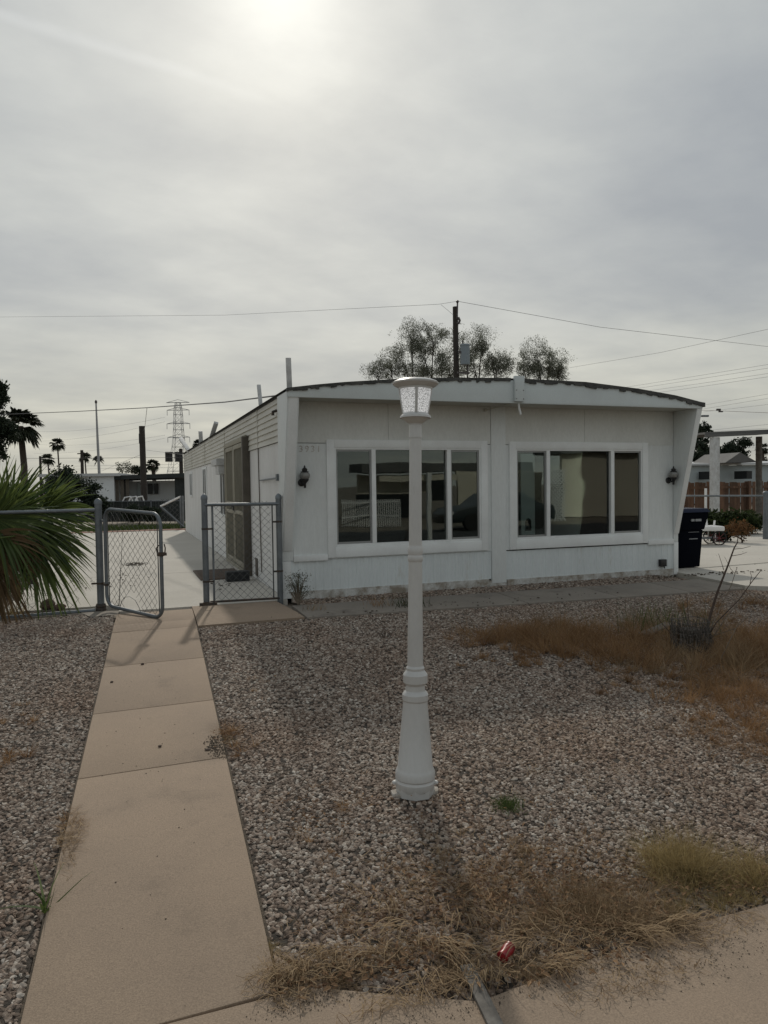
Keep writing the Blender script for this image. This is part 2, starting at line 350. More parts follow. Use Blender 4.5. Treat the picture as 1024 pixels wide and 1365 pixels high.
# elevation tint: slightly warmer and paler low down
el = ramp(zz, [(0., (1.08, 1.05, .94)), (.10, (1.05, 1.04, .97)), (.22, (.97, .985, .99)), (.5, (.93, .965, 1.)), (1., (.87, .91, .96))])
mul = nn(nt, 'ShaderNodeMix', data_type='RGBA', blend_type='MULTIPLY'); mul.inputs[0].default_value = 1; L.new(cloud, mul.inputs[6]); L.new(el, mul.inputs[7])
# glow of the veiled sun
dt = nn(nt, 'ShaderNodeVectorMath', operation='DOT_PRODUCT'); L.new(tc.outputs['Generated'], dt.inputs[0]); dt.inputs[1].default_value = tuple(sdir)
dcl = mth('MAXIMUM', dt.outputs['Value'], 0.)
g1 = mth('MULTIPLY', mth('POWER', dcl, 260.), .32); g2 = mth('MULTIPLY', mth('POWER', dcl, 6.5), .15)
gmod = mth('MULTIPLY_ADD', n2, 1.1, .45)
gl = mth('MULTIPLY', mth('ADD', g1, g2), gmod)
gc = nn(nt, 'ShaderNodeMix', data_type='RGBA'); gc.inputs[6].default_value = (0, 0, 0, 1); gc.inputs[7].default_value = (1., .985, .88, 1); gc.clamp_factor = False; L.new(gl, gc.inputs[0])
ad = nn(nt, 'ShaderNodeMix', data_type='RGBA', blend_type='ADD'); ad.inputs[0].default_value = 1; L.new(mul.outputs[2], ad.inputs[6]); L.new(gc.outputs[2], ad.inputs[7])
# old contrail, upper left: a thin straight streak in the cloud plane
A = ray(5, 18); B = ray(375, 145); ca = np.array([A[0], A[1]])/(A[2]/np.linalg.norm(A)+.13)/np.linalg.norm(A); cb = np.array([B[0], B[1]])/(B[2]/np.linalg.norm(B)+.13)/np.linalg.norm(B)
tt = (cb-ca)/np.linalg.norm(cb-ca); nrm = np.array([-tt[1], tt[0]])
dd = mth('ADD', mth('MULTIPLY', pxx, float(nrm[0])), mth('ADD', mth('MULTIPLY', pyy, float(nrm[1])), -float(ca@nrm)))
ab = mth('ABSOLUTE', mth('ADD', dd, mth('MULTIPLY_ADD', n2, .05, -.025)))
st = nn(nt, 'ShaderNodeMapRange', interpolation_type='SMOOTHSTEP'); st.inputs[1].default_value = 0; st.inputs[2].default_value = .026; st.inputs[3].default_value = .055; st.inputs[4].default_value = 0; L.new(ab, st.inputs[0])
al = mth('ADD', mth('MULTIPLY', pxx, float(tt[0])), mth('MULTIPLY', pyy, float(tt[1]))); endp = float(cb@tt)
fd = nn(nt, 'ShaderNodeMapRange'); fd.inputs[1].default_value = endp-.25; fd.inputs[2].default_value = endp; fd.inputs[3].default_value = 1; fd.inputs[4].default_value = 0; L.new(al, fd.inputs[0])
sc_ = mth('MULTIPLY', st.outputs[0], fd.outputs[0]); cc = nn(nt, 'ShaderNodeCombineColor'); [L.new(sc_, cc.inputs[i]) for i in range(3)]
ad2 = nn(nt, 'ShaderNodeMix', data_type='RGBA', blend_type='ADD'); ad2.inputs[0].default_value = 1; back = nn(nt, 'ShaderNodeMapRange', interpolation_type='SMOOTHSTEP'); back.inputs[1].default_value = .15; back.inputs[2].default_value = -.7; back.inputs[3].default_value = 1.; back.inputs[4].default_value = 1.08; L.new(sep.outputs[1], back.inputs[0])
bkc = nn(nt, 'ShaderNodeCombineColor'); [L.new(back.outputs[0], bkc.inputs[i]) for i in range(3)]      # unseen clouds opposite the sun, brightened to lift the house front
bkm = nn(nt, 'ShaderNodeMix', data_type='RGBA', blend_type='MULTIPLY'); bkm.inputs[0].default_value = 1; L.new(ad.outputs[2], bkm.inputs[6]); L.new(bkc.outputs[0], bkm.inputs[7])
L.new(bkm.outputs[2], ad2.inputs[6]); L.new(cc.outputs[0], ad2.inputs[7])
x10 = nn(nt, 'ShaderNodeMix', data_type='RGBA', blend_type='MULTIPLY'); x10.inputs[0].default_value = 1; x10.clamp_result = False; L.new(ad2.outputs[2], x10.inputs[6]); x10.inputs[7].default_value = (10, 10, 10, 1)
fin = nn(nt, 'ShaderNodeMix', data_type='RGBA'); fin.inputs[0].default_value = .96; L.new(sky.outputs[0], fin.inputs[6]); L.new(x10.outputs[2], fin.inputs[7])
L.new(fin.outputs[2], bg.inputs[0])
sl = bpy.data.lights.new('sun', 'SUN'); so = bpy.data.objects.new('sun', sl); COL.objects.link(so)
sl.energy = 1.8; sl.angle = math.radians(1.6); sl.color = (1, .93, .82)
so.rotation_euler = Vector(tuple(-sdir)).to_track_quat('-Z', 'Y').to_euler(); so.location = (0, 0, 30)
scene.view_settings.view_transform = 'Standard'; scene.view_settings.look = 'None'; scene.view_settings.exposure = 0; scene.view_settings.gamma = 1
scene.cycles.max_bounces = 8; scene.cycles.transparent_max_bounces = 12; scene.cycles.caustics_reflective = False

# ------------------------------------------------------------------ ground, concrete, street
gm = MB(); ring = [-1500, -200, -60, -4, 4, 12, 60, 200, 1500]; yr = [-1500, -300, -60, 0, 7.3, 25, 60, 200, 1500]
for i in range(8):
    for j in range(8):
        a, b, c_, d_ = ring[i], ring[i+1], yr[j], yr[j+1]
        gm.quad((a, c_, T(c_)-.07), (b, c_, T(c_)-.07), (b, d_, T(d_)-.07), (a, d_, T(d_)-.07))
structure(gm.build('ground', 'farground'))
structure(sheet('street', [(-60, -9), (60, -9), (60, -.6), (-60, -.6)], 'asphalt', -.03))
XL, XR, YF, YB, YO = 1.75, 7.47, 8.19, 22.85, 7.72
# main walk: five slabs with open joints
def wl(y): return -.33+.22*(y-2.2)/5.7
def wr(y): return wl(y)+.742+.004*(y-2.2)
jt = [2.20, 3.915, 4.86, 5.90, 7.00]
wk = MB()
je = [2.13]+jt[1:]+[7.93]
for i in range(5):
    a, b = je[i]+.0035, je[i+1]-.0035
    skew = .0
    t0, t1 = T(a), T(b)
    if b > 7.3:
        wk.prism([(wl(a), a, T(a)), (wr(a), a, T(a)), (wr(7.3), 7.3, 0), (wl(7.3), 7.3, 0)], (0, 0, -.09))
        wk.prism([(wl(7.3), 7.3, 0), (wr(7.3), 7.3, 0), (wr(b), b+.03, 0), (wl(b), b, 0)], (0, 0, -.09))
    else: wk.prism([(wl(a), a-.01, t0), (wr(a), a+.01, t0), (wr(b), b+.01, t1), (wl(b), b-.01, t1)], (0, 0, -.09))
structure(wk.build('walkway', 'walk', bevel=.005))
fs = MB(); fs.quad((wl(2.13)-.01, 2.1, T(2.1)-.012), (wr(2.13)+.01, 2.1, T(2.1)-.012), (wr(7.3)+.01, 7.3, -.012), (wl(7.3)-.01, 7.3, -.012)); structure(fs.build('joint_soil', 'dirt'))
# street-side pavement with a flared corner at the walk
def gp(x, y): p = G(x, y); return (float(p[0]), float(p[1]))
pav = [(-4, -.4), (9, -.4), (9, 2.35), gp(1100, 1188), gp(1024, 1205), gp(870, 1247), gp(760, 1290), gp(640, 1335), gp(520, 1326), gp(440, 1318), (wr(2.31)+.008, 2.31), (wr(2.125)+.008, 2.125), (-.34, 2.125), (-4, 2.1)]
structure(sheet('pavement', pav, 'walk', .0, thick=.1))
# pad before the fence panel and the strip along the front of the house
structure(sheet('side_pad', [(wr(7.0)+.012, 7.02), (1.68, 7.03), (1.60, 8.1), (wr(7.9)+.012, 8.12)], 'walk', -.002, thick=.09))
fw = MB()
xs = [1.70, 2.95, 4.2, 5.4, 6.4, 7.2]
nf = lambda x: 7.02-(x-1.7)*.055 if x < 6 else 6.78-(x-6)*.02
ff = lambda x: 7.72-(x-1.7)*.04
for i in range(5):
    a, b = xs[i]+.006, xs[i+1]-.006
    fw.prism([(a, nf(a), T(nf(a))-.004), (b, nf(b), T(nf(b))-.004), (b, ff(b), -.004), (a, ff(a), -.004)], (0, 0, -.08))
structure(fw.build('front_path', 'walk2', bevel=.006))
# side patio and right-hand driveway
ps = MB()
px0 = [(-4.2, .95), (.96, 1.745)]
for (x0, x1) in ((-1.28, -.10), (-.09, 1.745)):
    yy = [7.955 if x0 > -1 else 8.42, 11.5, 15.3, 19.4, 23.5]
    for i in range(4):
        ps.box(x0, x1, yy[i] if i else (8.13 if x0 > -1 else 8.6), yy[i+1]-.01, -.09, -.003 if i % 2 else -.004)
ps.box(-6, -1.29, 12.5, 23.49, -.09, -.0035)
structure(ps.build('patio_slab', 'slab'))
structure(MB().box(-9, 4, 23.5, 24.0, -.09, .015).build('red_edging', 'redcurb'))
dw = MB()
dw.prism([(7.26, 6.80, -.006), (8.9, 5.9, -.07), (14, 4.0, -.165), (16, 6.5, -.04), (16, 8.9, -.002), (7.48, 8.35, .0)], (0, 0, -.12))
dw.prism([(7.48, 8.36, .008), (16, 8.91, .008), (18, 15.4, .008), (7.48, 17.4, .008)], (0, 0, -.1))
structure(dw.build('driveway', 'slab'))
# gravel beds (dark sheet under real stones)
def gravel(poly, density, smin, smax, seed, dz=-.02, name='gravel', cols=None):
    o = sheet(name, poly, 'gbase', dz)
    stuff(o); o['label'] = 'crushed stone gravel covering the yard'
    ng = bpy.data.node_groups.new('scatter_stones', 'GeometryNodeTree')
    ng.interface.new_socket('Geometry', in_out='INPUT', socket_type='NodeSocketGeometry'); ng.interface.new_socket('Geometry', in_out='OUTPUT', socket_type='NodeSocketGeometry')
    N = ng.nodes; K = ng.links; gi = N.new('NodeGroupInput'); go = N.new('NodeGroupOutput')
    dp = N.new('GeometryNodeDistributePointsOnFaces'); dp.inputs['Density'].default_value = density; dp.inputs['Seed'].default_value = seed
    K.new(gi.outputs[0], dp.inputs['Mesh'])
    jn = N.new('GeometryNodeJoinGeometry')
    for k in range(5):
        ic = N.new('GeometryNodeMeshIcoSphere'); ic.inputs['Radius'].default_value = 1.; ic.inputs['Subdivisions'].default_value = 2
        sp = N.new('GeometryNodeSetPosition'); no = N.new('ShaderNodeTexNoise'); no.noise_dimensions = '4D'; no.inputs['W'].default_value = k*7.3+seed; no.inputs['Scale'].default_value = .9; no.inputs['Detail'].default_value = 2
        vm = N.new('ShaderNodeVectorMath'); vm.operation = 'SUBTRACT'; vm.inputs[1].default_value = (.5, .5, .5); K.new(no.outputs['Color'], vm.inputs[0])
        vs = N.new('ShaderNodeVectorMath'); vs.operation = 'SCALE'; vs.inputs['Scale'].default_value = 2.5; K.new(vm.outputs[0], vs.inputs[0]); K.new(vs.outputs[0], sp.inputs['Offset'])
        K.new(ic.outputs['Mesh'], sp.inputs['Geometry'])
        sm = N.new('GeometryNodeSetMaterial'); sm.inputs['Material'].default_value = M['stone']; K.new(sp.outputs[0], sm.inputs['Geometry'])
        tr = N.new('GeometryNodeTransform'); tr.inputs['Scale'].default_value = (1.2, .85, .62); K.new(sm.outputs[0], tr.inputs['Geometry'])
        gi2 = N.new('GeometryNodeGeometryToInstance'); K.new(tr.outputs[0], gi2.inputs[0]); K.new(gi2.outputs[0], jn.inputs[0])
    ip = N.new('GeometryNodeInstanceOnPoints'); ip.inputs['Pick Instance'].default_value = True; K.new(dp.outputs['Points'], ip.inputs['Points']); K.new(jn.outputs[0], ip.inputs['Instance'])
    rr = N.new('FunctionNodeRandomValue'); rr.data_type = 'FLOAT_VECTOR'; rr.inputs[0].default_value = (-.5, -.5, 0); rr.inputs[1].default_value = (.5, .5, 6.283); K.new(rr.outputs[0], ip.inputs['Rotation'])
    rs = N.new('FunctionNodeRandomValue'); rs.data_type = 'FLOAT'; rs.inputs[2].default_value = smin; rs.inputs[3].default_value = smax; rs.inputs['Seed'].default_value = 5; K.new(rs.outputs[1], ip.inputs['Scale'])
    sn = N.new('GeometryNodeStoreNamedAttribute'); sn.data_type = 'FLOAT'; sn.domain = 'INSTANCE'; sn.inputs['Name'].default_value = 'srand'
    rc = N.new('FunctionNodeRandomValue'); rc.data_type = 'FLOAT'; rc.inputs['Seed'].default_value = 11; K.new(rc.outputs[1], sn.inputs['Value']); K.new(ip.outputs[0], sn.inputs['Geometry'])
    jo = N.new('GeometryNodeJoinGeometry'); K.new(gi.outputs[0], jo.inputs[0]); K.new(sn.outputs[0], jo.inputs[0]); K.new(jo.outputs[0], go.inputs[0])
    o.modifiers.new('scatter', 'NODES').node_group = ng; return o
def stone_mat():
    m = bpy.data.materials.new('gravel_stone'); m.use_nodes = True; nt = m.node_tree; L = nt.links; b = nt.nodes['Principled BSDF']; b.inputs['Roughness'].default_value = .85; b.inputs['Specular IOR Level'].default_value = .3
    a = nn(nt, 'ShaderNodeAttribute', attribute_name='srand', attribute_type='INSTANCER')
    r = nn(nt, 'ShaderNodeValToRGB'); r.color_ramp.interpolation = 'LINEAR'; e = r.color_ramp.elements
    st = [(0, (.09, .07, .055)), (.2, (.165, .125, .098)), (.4, (.235, .18, .142)), (.58, (.285, .228, .185)), (.74, (.32, .27, .225)), (.9, (.38, .335, .285)), (1, (.50, .455, .40))]
    while len(e) < len(st): e.new(.5)
    for i, (p, c) in enumerate(st): e[i].position = p; e[i].color = (*c, 1)
    L.new(a.outputs['Fac'], r.inputs[0])
    geo = nn(nt, 'ShaderNodeNewGeometry')
    def nz(s): n = nn(nt, 'ShaderNodeTexNoise'); n.inputs['Scale'].default_value = s; n.inputs['Detail'].default_value = 4; L.new(geo.outputs['Position'], n.inputs['Vector']); return n.outputs['Fac']
    def mrr(s, a_, b_, lo, hi): n = nn(nt, 'ShaderNodeMapRange'); L.new(s, n.inputs[0]); [setattr(n.inputs[i+1], 'default_value', v) for i, v in enumerate((a_, b_, lo, hi))]; return n.outputs[0]
    f = mrr(nz(90), .3, .7, .78, 1.15); cc = nn(nt, 'ShaderNodeCombineColor'); [L.new(f, cc.inputs[i]) for i in range(3)]
    m1 = nn(nt, 'ShaderNodeMix', data_type='RGBA', blend_type='MULTIPLY'); m1.inputs[0].default_value = 1; L.new(r.outputs[0], m1.inputs[6]); L.new(cc.outputs[0], m1.inputs[7])
    # dusty brown areas across the yard
    m2 = nn(nt, 'ShaderNodeMix', data_type='RGBA', blend_type='MULTIPLY'); L.new(mrr(nz(1.3), .45, .68, 0, .45), m2.inputs[0]); L.new(m1.outputs[2], m2.inputs[6]); m2.inputs[7].default_value = (.80, .62, .50, 1)
    L.new(m2.outputs[2], b.inputs['Base Color']); return m
M['stone'] = stone_mat()
yl = 4.6
edge = lambda y: (wr(y)+.012, y)
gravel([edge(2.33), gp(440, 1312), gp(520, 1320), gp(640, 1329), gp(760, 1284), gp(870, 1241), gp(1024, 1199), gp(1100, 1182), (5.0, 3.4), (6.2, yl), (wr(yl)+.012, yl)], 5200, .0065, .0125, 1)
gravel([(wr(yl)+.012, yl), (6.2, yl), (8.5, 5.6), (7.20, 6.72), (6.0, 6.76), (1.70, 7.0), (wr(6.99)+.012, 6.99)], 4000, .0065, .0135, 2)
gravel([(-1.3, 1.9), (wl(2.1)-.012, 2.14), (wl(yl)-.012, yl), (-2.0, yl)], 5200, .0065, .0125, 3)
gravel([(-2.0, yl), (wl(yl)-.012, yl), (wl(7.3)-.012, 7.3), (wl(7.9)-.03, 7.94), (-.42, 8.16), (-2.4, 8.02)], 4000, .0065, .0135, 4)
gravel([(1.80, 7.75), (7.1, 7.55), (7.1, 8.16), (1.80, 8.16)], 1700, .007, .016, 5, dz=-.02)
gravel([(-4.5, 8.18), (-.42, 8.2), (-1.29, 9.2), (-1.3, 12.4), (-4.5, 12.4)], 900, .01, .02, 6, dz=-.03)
structure(MB().box(-3.2, -.42, 8.165, 8.185, -.1, -.005).build('kerb_strip', 'walk2'))
structure(sheet('soil', [(wl(7.9)-.25, 7.9), (wl(7.9), 7.95), (-.08, 8.2), (-.5, 8.3)], 'walk2', -.006))

# ------------------------------------------------------------------ the mobile home
home = thing('mobile_home', 'long white mobile home with arched roof edge, two wide front windows and slanted corners', 'mobile home', (XL, YF, 0))
BASE['mobile_home'] = (XL, YF, 0)
LW = (2.35, 4.30, .58, 1.765); RW = (4.81, 6.84, .57, 1.76)
fwm = MB()       # front wall between skirting and roof, with the two window holes
def wallpanel(mb, x0, x1, z0, z1, y=YF): mb.box(x0, x1, y, y+.09, z0, z1)
wallpanel(fwm, XL+.09, 2.24, .44, 1.815); wallpanel(fwm, 6.955, XR-.085, .44, 1.825)
fwm.box(2.24, 2.33, YF, YF+.09, .44, 1.815); fwm.box(4.33, 4.45, YF, YF+.09, .44, 1.815); fwm.box(4.66, 4.79, YF, YF+.09, .44, 1.815); fwm.box(6.86, 6.955, YF, YF+.09, .44, 1.82)
fwm.box(2.33, 4.33, YF, YF+.09, .44, .575); fwm.box(4.79, 6.86, YF, YF+.09, .44, .565); fwm.box(2.33, 4.33, YF, YF+.09, 1.77, 1.815); fwm.box(4.79, 6.86, YF, YF+.09, 1.765, 1.815)
fwm.build('front_wall', 'wall', home)
for a, b in ((XL+.09, 3.04), (3.044, 4.445), (4.665, 5.88), (5.884, XR-.085)): MB().box(a, b, YF-.006, YF+.09, 1.822, 2.30).build('upper_panel', 'upper', home)
MB().box(4.45, 4.66, YF-.018, YF+.02, .02, 2.3).build('pilaster', 'wall', home, bevel=.003)
# window surrounds: flat casing proud of the wall
def casing(x0, x1, z0, z1, wd=.095, top=.095, bot=.125):
    m = MB(); y0, y1 = YF-.022, YF+.03
    m.box(x0-wd, x0, y0, y1, z0-bot, z1+top); m.box(x1, x1+wd, y0, y1, z0-bot, z1+top)
    m.box(x0, x1, y0, y1, z1, z1+top); m.box(x0, x1, y0, y1, z0-bot, z0)
    return m
def window(wx, divs, sashes):
    x0, x1, z0, z1 = wx
    fr = casing(*wx).build('window_frame', 'vinyl', home, bevel=.004)
    i = MB()
    for a, b, c, d in ((x0, x0+.022, z0, z1), (x1-.022, x1, z0, z1), (x0+.022, x1-.022, z1-.022, z1), (x0+.022, x1-.022, z0, z0+.03)): i.box(a, b, YF-.012, YF+.06, c, d)
    i.build('inner_frame', 'vinyl', fr, bevel=.002)
    for d in divs: MB().box(d-.027, d+.027, YF-.016, YF+.055, z0+.03, z1-.022).build('mullion', 'vinyl', fr, bevel=.003)
    ed = [x0+.022]+[v for d in divs for v in (d-.027, d+.027)]+[x1-.022]
    for k in range(len(ed)//2):
        a, b = ed[2*k], ed[2*k+1]
        if k in sashes:
            s = MB(); t = .02
            for q in ((a, a+t, z0+.03, z1-.022), (b-t, b, z0+.03, z1-.022), (a+t, b-t, z1-.022-t, z1-.022), (a+t, b-t, z0+.03, z0+.03+t*1.3)): s.box(q[0], q[1], YF+.004, YF+.03, q[2], q[3])
            s.build('sash', 'alu', fr)
            MB().box(a+t, b-t, YF+.014, YF+.018, z0+.05, z1-.04).build('pane', 'glass', fr)
        else: MB().box(a, b, YF+.034, YF+.038, z0+.03, z1-.022).build('pane', 'glass', fr)
    return fr
w1 = window(LW, (2.845, 3.85), (0, 2)); w2 = window(RW, (5.305, 6.335), (0, 2))
pd = MB().box(4.925, 5.135, YF+.05, YF+.075, .60, 1.70); pdo = pd.build('pet_door_panel', 'petdoor', home, bevel=.004)
MB().prism([(4.985, YF+.044, .68), (5.075, YF+.044, .68), (5.075, YF+.044, .80), (5.06, YF+.044, .835), (5.03, YF+.044, .85), (5.0, YF+.044, .835), (4.985, YF+.044, .80)], (0, .012, 0)).build('pet_flap', 'black', pdo)
# corner wing walls that lean out towards the top
for nm, xa, xb, ml in (('left', XL-.05, XL+.085, 'wall'), ('right', XR-.08, XR, 'wall')):
    pr = [(YF+.1, .44), (YF-.012, .44), (YF-.012, .56), (YO+.02, 2.30), (YO+.02, 2.36), (YF+.1, 2.36)]
    MB().prism([(xa, y, z) for y, z in pr], (xb-xa, 0, 0)).build('wing_wall', ml, home, bevel=.003)
    e0 = np.array([(xa+xb)/2, YF-.018, .56]); e1 = np.array([(xa+xb)/2, YO+.014, 2.30])
    MB().bar(e0, e1, .085 if nm == 'right' else .10, .012, up=(0, -1, .2)).build('wing_edge_trim', 'trim', home, bevel=.002)
# skirting: fluted sheet, trim rail, grubby footing
def fluted(x0, x1, z0, z1, per=.1):
    fl = MB()
    n = int(round((x1-x0)/per)); per = (x1-x0)/n
    pts = []
    for i in range(n):
        a = x0+i*per; pts += [(a, 0), (a+per*.42, 0), (a+per*.54, .006), (a+per*.88, .006)]
    pts.append((x1, 0))
    for (xa, ya), (xb, yb) in zip(pts, pts[1:]):
        fl.quad((xa, YF+.004+ya, z0), (xb, YF+.004+yb, z0), (xb, YF+.004+yb, z1), (xa, YF+.004+ya, z1))
    fl.build('skirting', 'skirt', home)
fluted(XL+.05, 4.447, .075, .437); fluted(4.663, XR-.07, .055, .427)
MB().box(XL-.05, XL+.055, YF-.014, YF+.1, .0, .437).build('skirting_corner', 'trim', home, bevel=.003)
MB().box(XR-.075, XR+.002, YF-.014, YF+.1, -.03, .437).build('skirting_corner', 'trim', home, bevel=.003)
MB().box(XL+.087, 2.253, YF-.02, YF+.02, .427, .497).build('trim_rail', 'trim', home, bevel=.004)
MB().box(6.94, XR-.083, YF-.02, YF+.02, .415, .485).build('trim_rail', 'trim', home, bevel=.004)
ft = MB(); x = XL+.056
while x < XR-.08:
    n = min(x+random.uniform(.05, .16), XR-.078)
    if not (4.44 < x < 4.66): ft.box(x, n, YF-.003-random.random()*.006, YF+.03, -.06, .075 if n < 4.46 else .055)
    elif ft.v: ft.build('footing', 'skirtlow', home); ft = MB()
    x = n
ft.build('footing', 'skirtlow', home)
MB().box(4.45, 4.66, YF-.02, YF+.03, -.03, .018).build('footing', 'skirtlow', home)
# fascia (straight lower edge, arched top), soffit, shingle edge
top = [(XL-.05, 2.375), (2.01, 2.42), (2.36, 2.462), (2.99, 2.52), (3.66, 2.56), (4.47, 2.588), (4.68, 2.585), (5.56, 2.578), (6.38, 2.52), (7.0, 2.45), (XR, 2.365)]
fp = [(XL-.05, YO, 2.292), (XR, YO, 2.30)]+[(x, YO, z-.012) for x, z in reversed(top)]
MB().prism(fp, (0, .04, 0)).build('fascia', 'fascia', home, bevel=.003)
MB().prism([(XL+.085, YO+.04, 2.305), (XR-.08, YO+.04, 2.305), (XR-.08, YF-.006, 2.30), (XL+.085, YF-.006, 2.30)], (0, 0, .02)).build('soffit', 'soffit', home)
def topz(x):
    for (a, za), (b, zb) in zip(top, top[1:]):
        if x <= b: return za+(zb-za)*(x-a)/(b-a)
    return top[-1][1]
sh = MB(); x = XL-.06; half = False
while x < XR+.03:
    wd = random.uniform(.03, .11); b = min(x+wd, XR+.03); dr = .012+random.random()*.016+(.016 if random.random() < .2 else 0)+(.012 if x > 5.5 else 0)
    if not (4.50 < (x+b)/2 < 4.64):
        sh.prism([(x, YO-.018, topz(x)-dr), (b, YO-.018, topz(b)-dr-random.uniform(-.008, .008)), (b, YO-.018, topz(b)+.014), (x, YO-.018, topz(x)+.014)], (0, .05, 0))
    elif sh.v and not half: sh.build('roof_edge', 'shingle', home); sh = MB(); half = True
    x = b
sh.build('roof_edge', 'shingle', home)
rf = MB(); xs = np.linspace(XL-.06, XR+.02, 41)
for a, b in zip(xs, xs[1:]): rf.quad((a, YO, topz(a)+.012), (b, YO, topz(b)+.012), (b, YB+.1, topz(b)+.012), (a, YB+.1, topz(a)+.012))
rf.build('roof', 'shingle', home)
cb = MB().box(4.515, 4.645, YO-.05, YO-.003, 2.315, 2.625); cbo = cb.build('centre_block', 'fascia', home, bevel=.004)
for bx in (4.53, 4.628):
    for bz in (2.345, 2.45): MB().lathe([(0, .006), (.005, .005)], (bx, YO-.052, bz), (0, -1, 0), 8).build('bolt', 'rust', cbo)
MB().tube([(4.60, YO+.02, 2.31), (4.605, YO+.02, 2.24), (4.63, YO+.02, 2.16)], [.012, .014, .014], 6).build('hanging_strip', 'trim', home)
MB().bar((4.35, YF-.04, 2.25), (4.52, YO+.06, 2.30), .018, .012).bar((4.35, YF-.05, 2.235), (4.35, YF-.05, 2.27), .03, .03).build('bracket', 'soffit', home)
# side wall: lap siding above, grooved panels below
sd = MB(); z = 1.845; n = 7; hh = (2.375-1.845)/n
SX = XL-.012
for i in range(n):
    a = z+i*hh; sd.quad((SX-.016, YF+.10, a), (SX-.016, YB, a), (SX, YB, a+hh), (SX, YF+.10, a+hh)); sd.quad((SX, YF+.10, a), (SX, YB, a), (SX-.016, YB, a), (SX-.016, YF+.10, a))
sd.build('lap_siding', 'siding', home)
sp = MB(); y = YF+.10; k = 0
while y < YB-.01:
    b = min(y+.405, YB); sp.box(XL-.006, XL+.03, y+.003, b-.003, .0, 1.84); y = b
sp.box(XL+.004, XL+.03, YF+.1, YB, 0, 1.84)
sp.build('side_panel', 'side', home)
for y in (9.78, 13.2, 16.6, 19.9): MB().box(SX-.020, SX-.004, y-.006, y+.006, 1.84, 2.36).build('seam_cover', 'siding', home)
MB().box(XL-.02, XL+.0, YF+.1, YB, 2.362, 2.40).build('roof_drip_edge', 'shingle', home)
MB().tube([(XL-.02, 9.80, 2.3), (XL-.02, 9.76, 1.4), (XL-.02, 9.70, .15)], .007, 5).build('side_cable', 'rust', home)
MB().tube([(XL-.03, 9.6, 1.40), (XL-.06, 8.32, 1.415)], .012, 6).box(XL-.075, XL-.01, 8.27, 8.34, 1.38, 1.46).build('hold_open_rod', 'galv', home)
MB().tube([(XL-.02, 8.45, 2.22), (XL-.07, 8.45, 2.20), (XL-.07, 8.45, 2.16)], .02, 6).build('hook', 'rust', home)
# back and far walls keep the shell closed, plus the dark room seen through the panes
MB().box(XL+.03, XR, YB, YB+.05, 0, 2.37).build('rear_wall', 'side', home)
MB().box(XR-.05, XR, YF+.1, YB, 0, 2.37).build('rear_wall', 'side', home)
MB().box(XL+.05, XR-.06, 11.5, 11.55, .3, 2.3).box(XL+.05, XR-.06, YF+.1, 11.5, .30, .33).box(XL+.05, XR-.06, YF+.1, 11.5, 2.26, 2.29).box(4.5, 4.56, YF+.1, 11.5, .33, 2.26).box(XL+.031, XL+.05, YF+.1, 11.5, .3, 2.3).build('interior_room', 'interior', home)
def sidewin(y0, y1, z0, z1):
    f = MB(); x0, x1 = XL-.03, XL-.007
    f.box(x0, x1, y0-.05, y0, z0-.05, z1+.05); f.box(x0, x1, y1, y1+.05, z0-.05, z1+.05); f.box(x0, x1, y0, y1, z1, z1+.05); f.box(x0, x1, y0, y1, z0-.05, z0); f.box(x0, x1, (y0+y1)/2-.02, (y0+y1)/2+.02, z0, z1)
    fo = f.build('window', 'vinyl', home, bevel=.003); MB().box(XL-.016, XL-.008, y0, y1, z0, z1).build('pane', 'farglass', fo); return fo
sidewin(20.1, 20.75, 1.13, 1.71); sidewin(16.5, 17.15, 1.15, 1.74); sidewin(13.25, 13.95, .82, 1.72)
MB().box(XL-.19, XL-.03, 13.1, 13.9, 1.72, 1.84).box(XL-.15, XL-.03, 13.15, 13.6, 1.56, 1.72).build('window_awning', 'roofpost', home, bevel=.01)
# tan double security door beside its projecting brown jamb
do = None
for a, b in ((10.98, 11.93), (11.97, 12.92)):
    sdp = MB()
    sdp.box(XL-.055, XL-.025, a, a+.07, .06, 2.0); sdp.box(XL-.055, XL-.025, b-.07, b, .06, 2.0)
    for z0, z1 in ((.06, .14), (.88, .94), (1.02, 1.08), (1.93, 2.0)): sdp.box(XL-.055, XL-.025, a+.07, b-.07, z0, z1)
    for q in range(1, 8): yy = a+.07+(b-a-.14)*q/8; sdp.box(XL-.045, XL-.035, yy-.008, yy+.008, .14, 1.93)
    do = sdp.build('security_door', 'door', home, bevel=.002)
    MB().box(XL-.032, XL-.026, a+.07, b-.07, .14, 1.93).build('door_screen', 'doormesh', do)
MB().box(XL-.075, XL-.055, 11.9, 12.0, .93, 1.0).tube([(XL-.055, 11.95, 1.0), (XL-.10, 11.95, 1.0), (XL-.10, 11.85, 1.0)], .012, 6).build('door_handle', 'black', do)
MB().box(XL-.115, XL-.008, 10.55, 10.66, .0, 2.06).build('door_jamb', 'jamb', home, bevel=.004)
MB().box(XL-.06, XL-.008, 10.66, 12.98, 2.01, 2.09).box(XL-.06, XL-.008, 10.66, 12.98, .0, .05).box(XL-.06, XL-.008, 12.98, 13.04, 0, 2.09).box(XL-.06, XL-.008, 10.88, 10.97, .05, 2.01).build('door_frame', 'door', home, bevel=.003)
MB().box(XL-.02, XL-.006, 10.05, 10.20, .05, .30).build('access_hatch', 'jamb', home)
